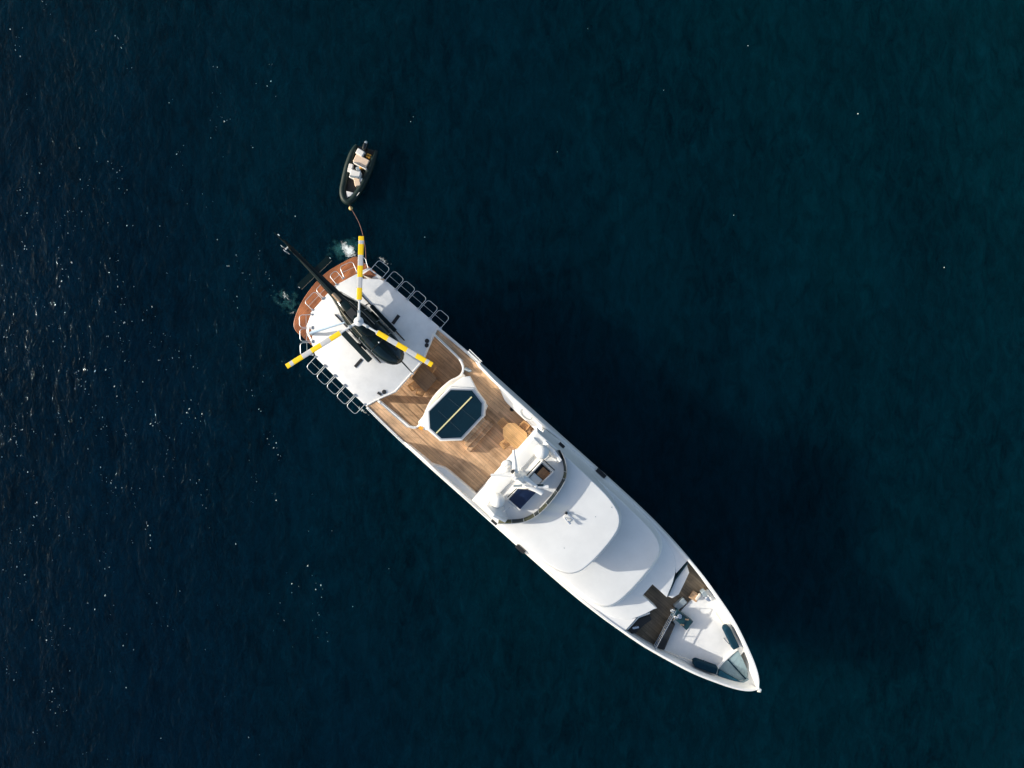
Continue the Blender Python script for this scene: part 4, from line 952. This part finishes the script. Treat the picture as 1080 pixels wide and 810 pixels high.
for s in (-1, 1):
    MB().tube([(1.9, s*0.93, 1.0), (0.6, s*0.955, 0.98), (-0.7, s*0.90, 1.0), (-1.6, s*0.60, 1.25), (-2.5, s*0.345, 1.6)], 0.02, 6).build('pale_stripe', M['helitrim'], heli)

# ================================================================== TENDER
tb, ts = P(367.5, 215, 0.4), P(387.5, 156, 0.4)
fwd = (tb-ts).normalized(); TR = math.atan2(fwd.y, fwd.x); tl = fwd.cross(Vector((0, 0, 1)))
tender = thing('inflatable_boat', 'small dark green inflatable boat with tan seats moored behind the yacht', 'boat', (ts.x, ts.y, 0), TR)
def T(px, py, z=0.5):
    d = P(px, py, z)-Vector((ts.x, ts.y, 0)); d.rotate(Matrix.Rotation(-TR, 3, 'Z')); return (d.x, d.y)
lf_ = [(376, 152.5), (372, 160), (366.5, 175), (363, 190), (361.2, 201), (363, 209.5), (367.8, 213)]
rt_ = [(367.8, 213), (374, 207.5), (382, 194.5), (388.5, 181), (393, 169), (396.8, 158.5)]
path = [(*T(*p), 0.42) for p in lf_]+[(*T(*p), 0.42) for p in rt_[1:]]
sp_ = spline(path, 5); nn = len(sp_)
rads = [0.245*min(1, 0.45+min(i, nn-1-i)/6*0.55) for i in range(nn)]
sp_ = [(x, y, z+0.16*max(0, (x-3.2))/1.0*0.5) for x, y, z in sp_]
tube_ = MB().tube(sp_, rads, 14).build('buoyancy_tube', M['tube'], tender, smooth=True)
gl = [(x, y, z) for x, y, z in sp_]
hl = MB()
ctr_x = sum(p[0] for p in sp_)/nn
fl_ = [(x, y) for x, y, z in sp_]
MB().prism(fl_, -0.1, 0.30).build('floor', M['tenderfloor'], tender)
tr1, tr2 = T(373.5, 160), T(393, 166); 
wall([tr1, tr2], 0.1, 0.0, 0.62).build('transom', M['tube'], tender)
def tbox(px, py, L, Wd, z0, z1, m, nm, rz=0, par=None, ch=0.04):
    q = T(px, py, z1); return MB().box((q[0], q[1], (z0+z1)/2), (L, Wd, z1-z0), rz, ch=ch).build(nm, m, par or tender)
st_ = tbox(380.8, 169.5, 0.62, 1.05, 0.28, 0.74, M['tan'], 'stern_seat', -0.15)
tbox(379.5, 174.3, 0.12, 1.05, 0.5, 0.92, M['offwhite'], 'seat_back', -0.15, st_)
tbox(388.5, 164.2, 0.3, 0.34, 0.28, 0.62, M['orange'], 'fuel_can', -0.1)
cs = tbox(374.5, 183, 0.5, 0.72, 0.28, 1.05, M['offwhite'], 'console', 0.1)
tbox(373.2, 186, 0.08, 0.66, 1.0, 1.3, M['grey'], 'console_screen', 0.1, cs)
q = T(376, 180.2, 1.05); MB().tube([(q[0], q[1]+0.15*math.cos(R(30*i)), 0.98+0.15*math.sin(R(30*i))) for i in range(12)], 0.018, 6, closed=True).build('steering_wheel', M['black'], cs, smooth=True)
tbox(369.2, 177, 0.62, 0.32, 0.28, 0.66, M['offwhite'], 'side_locker', 0.1)
tbox(377.5, 178, 0.32, 0.3, 0.28, 0.7, M['grey'], 'helm_seat', 0.5)
tbox(380.5, 176.5, 0.16, 0.2, 0.28, 0.75, M['orange'], 'life_jacket', 0.3)
fs = tbox(375.5, 187.5, 0.34, 1.0, 0.28, 0.62, M['offwhite'], 'bow_seat', -0.1)
tbox(376.5, 191.5, 0.62, 0.42, 0.3, 0.68, M['tan'], 'bow_cushion', 0.55, fs)
q = T(369.5, 204.5, 0.6); MB().slab([T(365.2, 201.5), T(373.5, 203.5), T(370.5, 207.0), T(366.2, 208.8)], 0.28, 0.6, 0.05, 3).build('bow_locker', M['offwhite'], tender, smooth=True)
mo = tbox(379.6, 160.5, 0.42, 0.55, 0.35, 0.85, M['offwhite'], 'splash_well', -0.2)
om = MB().loft([sec(-0.1+x, w, 0.62, 0.62+h, 14) for x, w, h in ((-0.38, 0.06, 0.2), (-0.3, 0.15, 0.42), (-0.05, 0.19, 0.55), (0.2, 0.17, 0.5), (0.3, 0.08, 0.35))])
q = T(384.6, 155.8, 0.9); om = om.build('outboard_motor', M['black_gloss'], tender, smooth=True, loc=(q[0], q[1], 0))
MB().tube([(0, 0, 0.65), (-0.12, 0, -0.4)], [0.10, 0.07], 8).build('motor_leg', M['black_gloss'], om, smooth=True)
MB().rev([(0.04, 0), (0.12, 0.02), (0.1, 0.06), (0.02, 0.08)], (-0.35, 0, 1.02), 10).build('tow_post', M['grey'], om)
q0, q1 = T(380, 204.5, 0.66), T(383, 200.5, 0.66)
MB().tube([(*T(374.5, 214-4.2), 0.62), (*T(379.5, 203.5), 0.66)], 0.02, 5).build('grab_line', M['offwhite'], tube_)
for side in (lf_[1:6],):
    MB().tube([(*T(p[0]-1.0, p[1]), 0.62) for p in side], 0.014, 5).build('grab_line', M['helitrim'], tube_)
# buoy and tow rope
b0 = P(369.6, 219.3, 0.2); by = thing('buoy', 'small round yellow float on the tow rope at the boat bow', 'buoy', (b0.x, b0.y, 0))
MB().rev([(0.02, -0.06)]+[(0.15*math.cos(R(a)), 0.1+0.15*math.sin(R(a))) for a in range(-75, 90, 15)]+[(0.02, 0.26)], (0, 0, 0), 16).build('float', M['buoy'], by, smooth=True)
MB().tube([(0.05*math.cos(R(45*i)), 0, 0.29+0.05*math.sin(R(45*i))) for i in range(8)], 0.015, 5, closed=True).build('ring', M['steel'], by)
rp = [P(*p, z) for p, z in (((368.3, 214.5), 0.55), ((369.8, 219), 0.28), ((374, 226), 0.2), ((379.5, 237), 0.25), ((383, 249), 0.5), ((385.3, 262), 0.9), ((386, 274), 1.5), ((386.3, 284), 2.4))]
o = MB().tube(spline([tuple(p) for p in rp], 8), 0.026, 6).build('tow_rope', M['rope'], smooth=True)
tag(o, 'thin reddish brown tow rope curving from the yacht stern to the inflatable boat', 'rope')
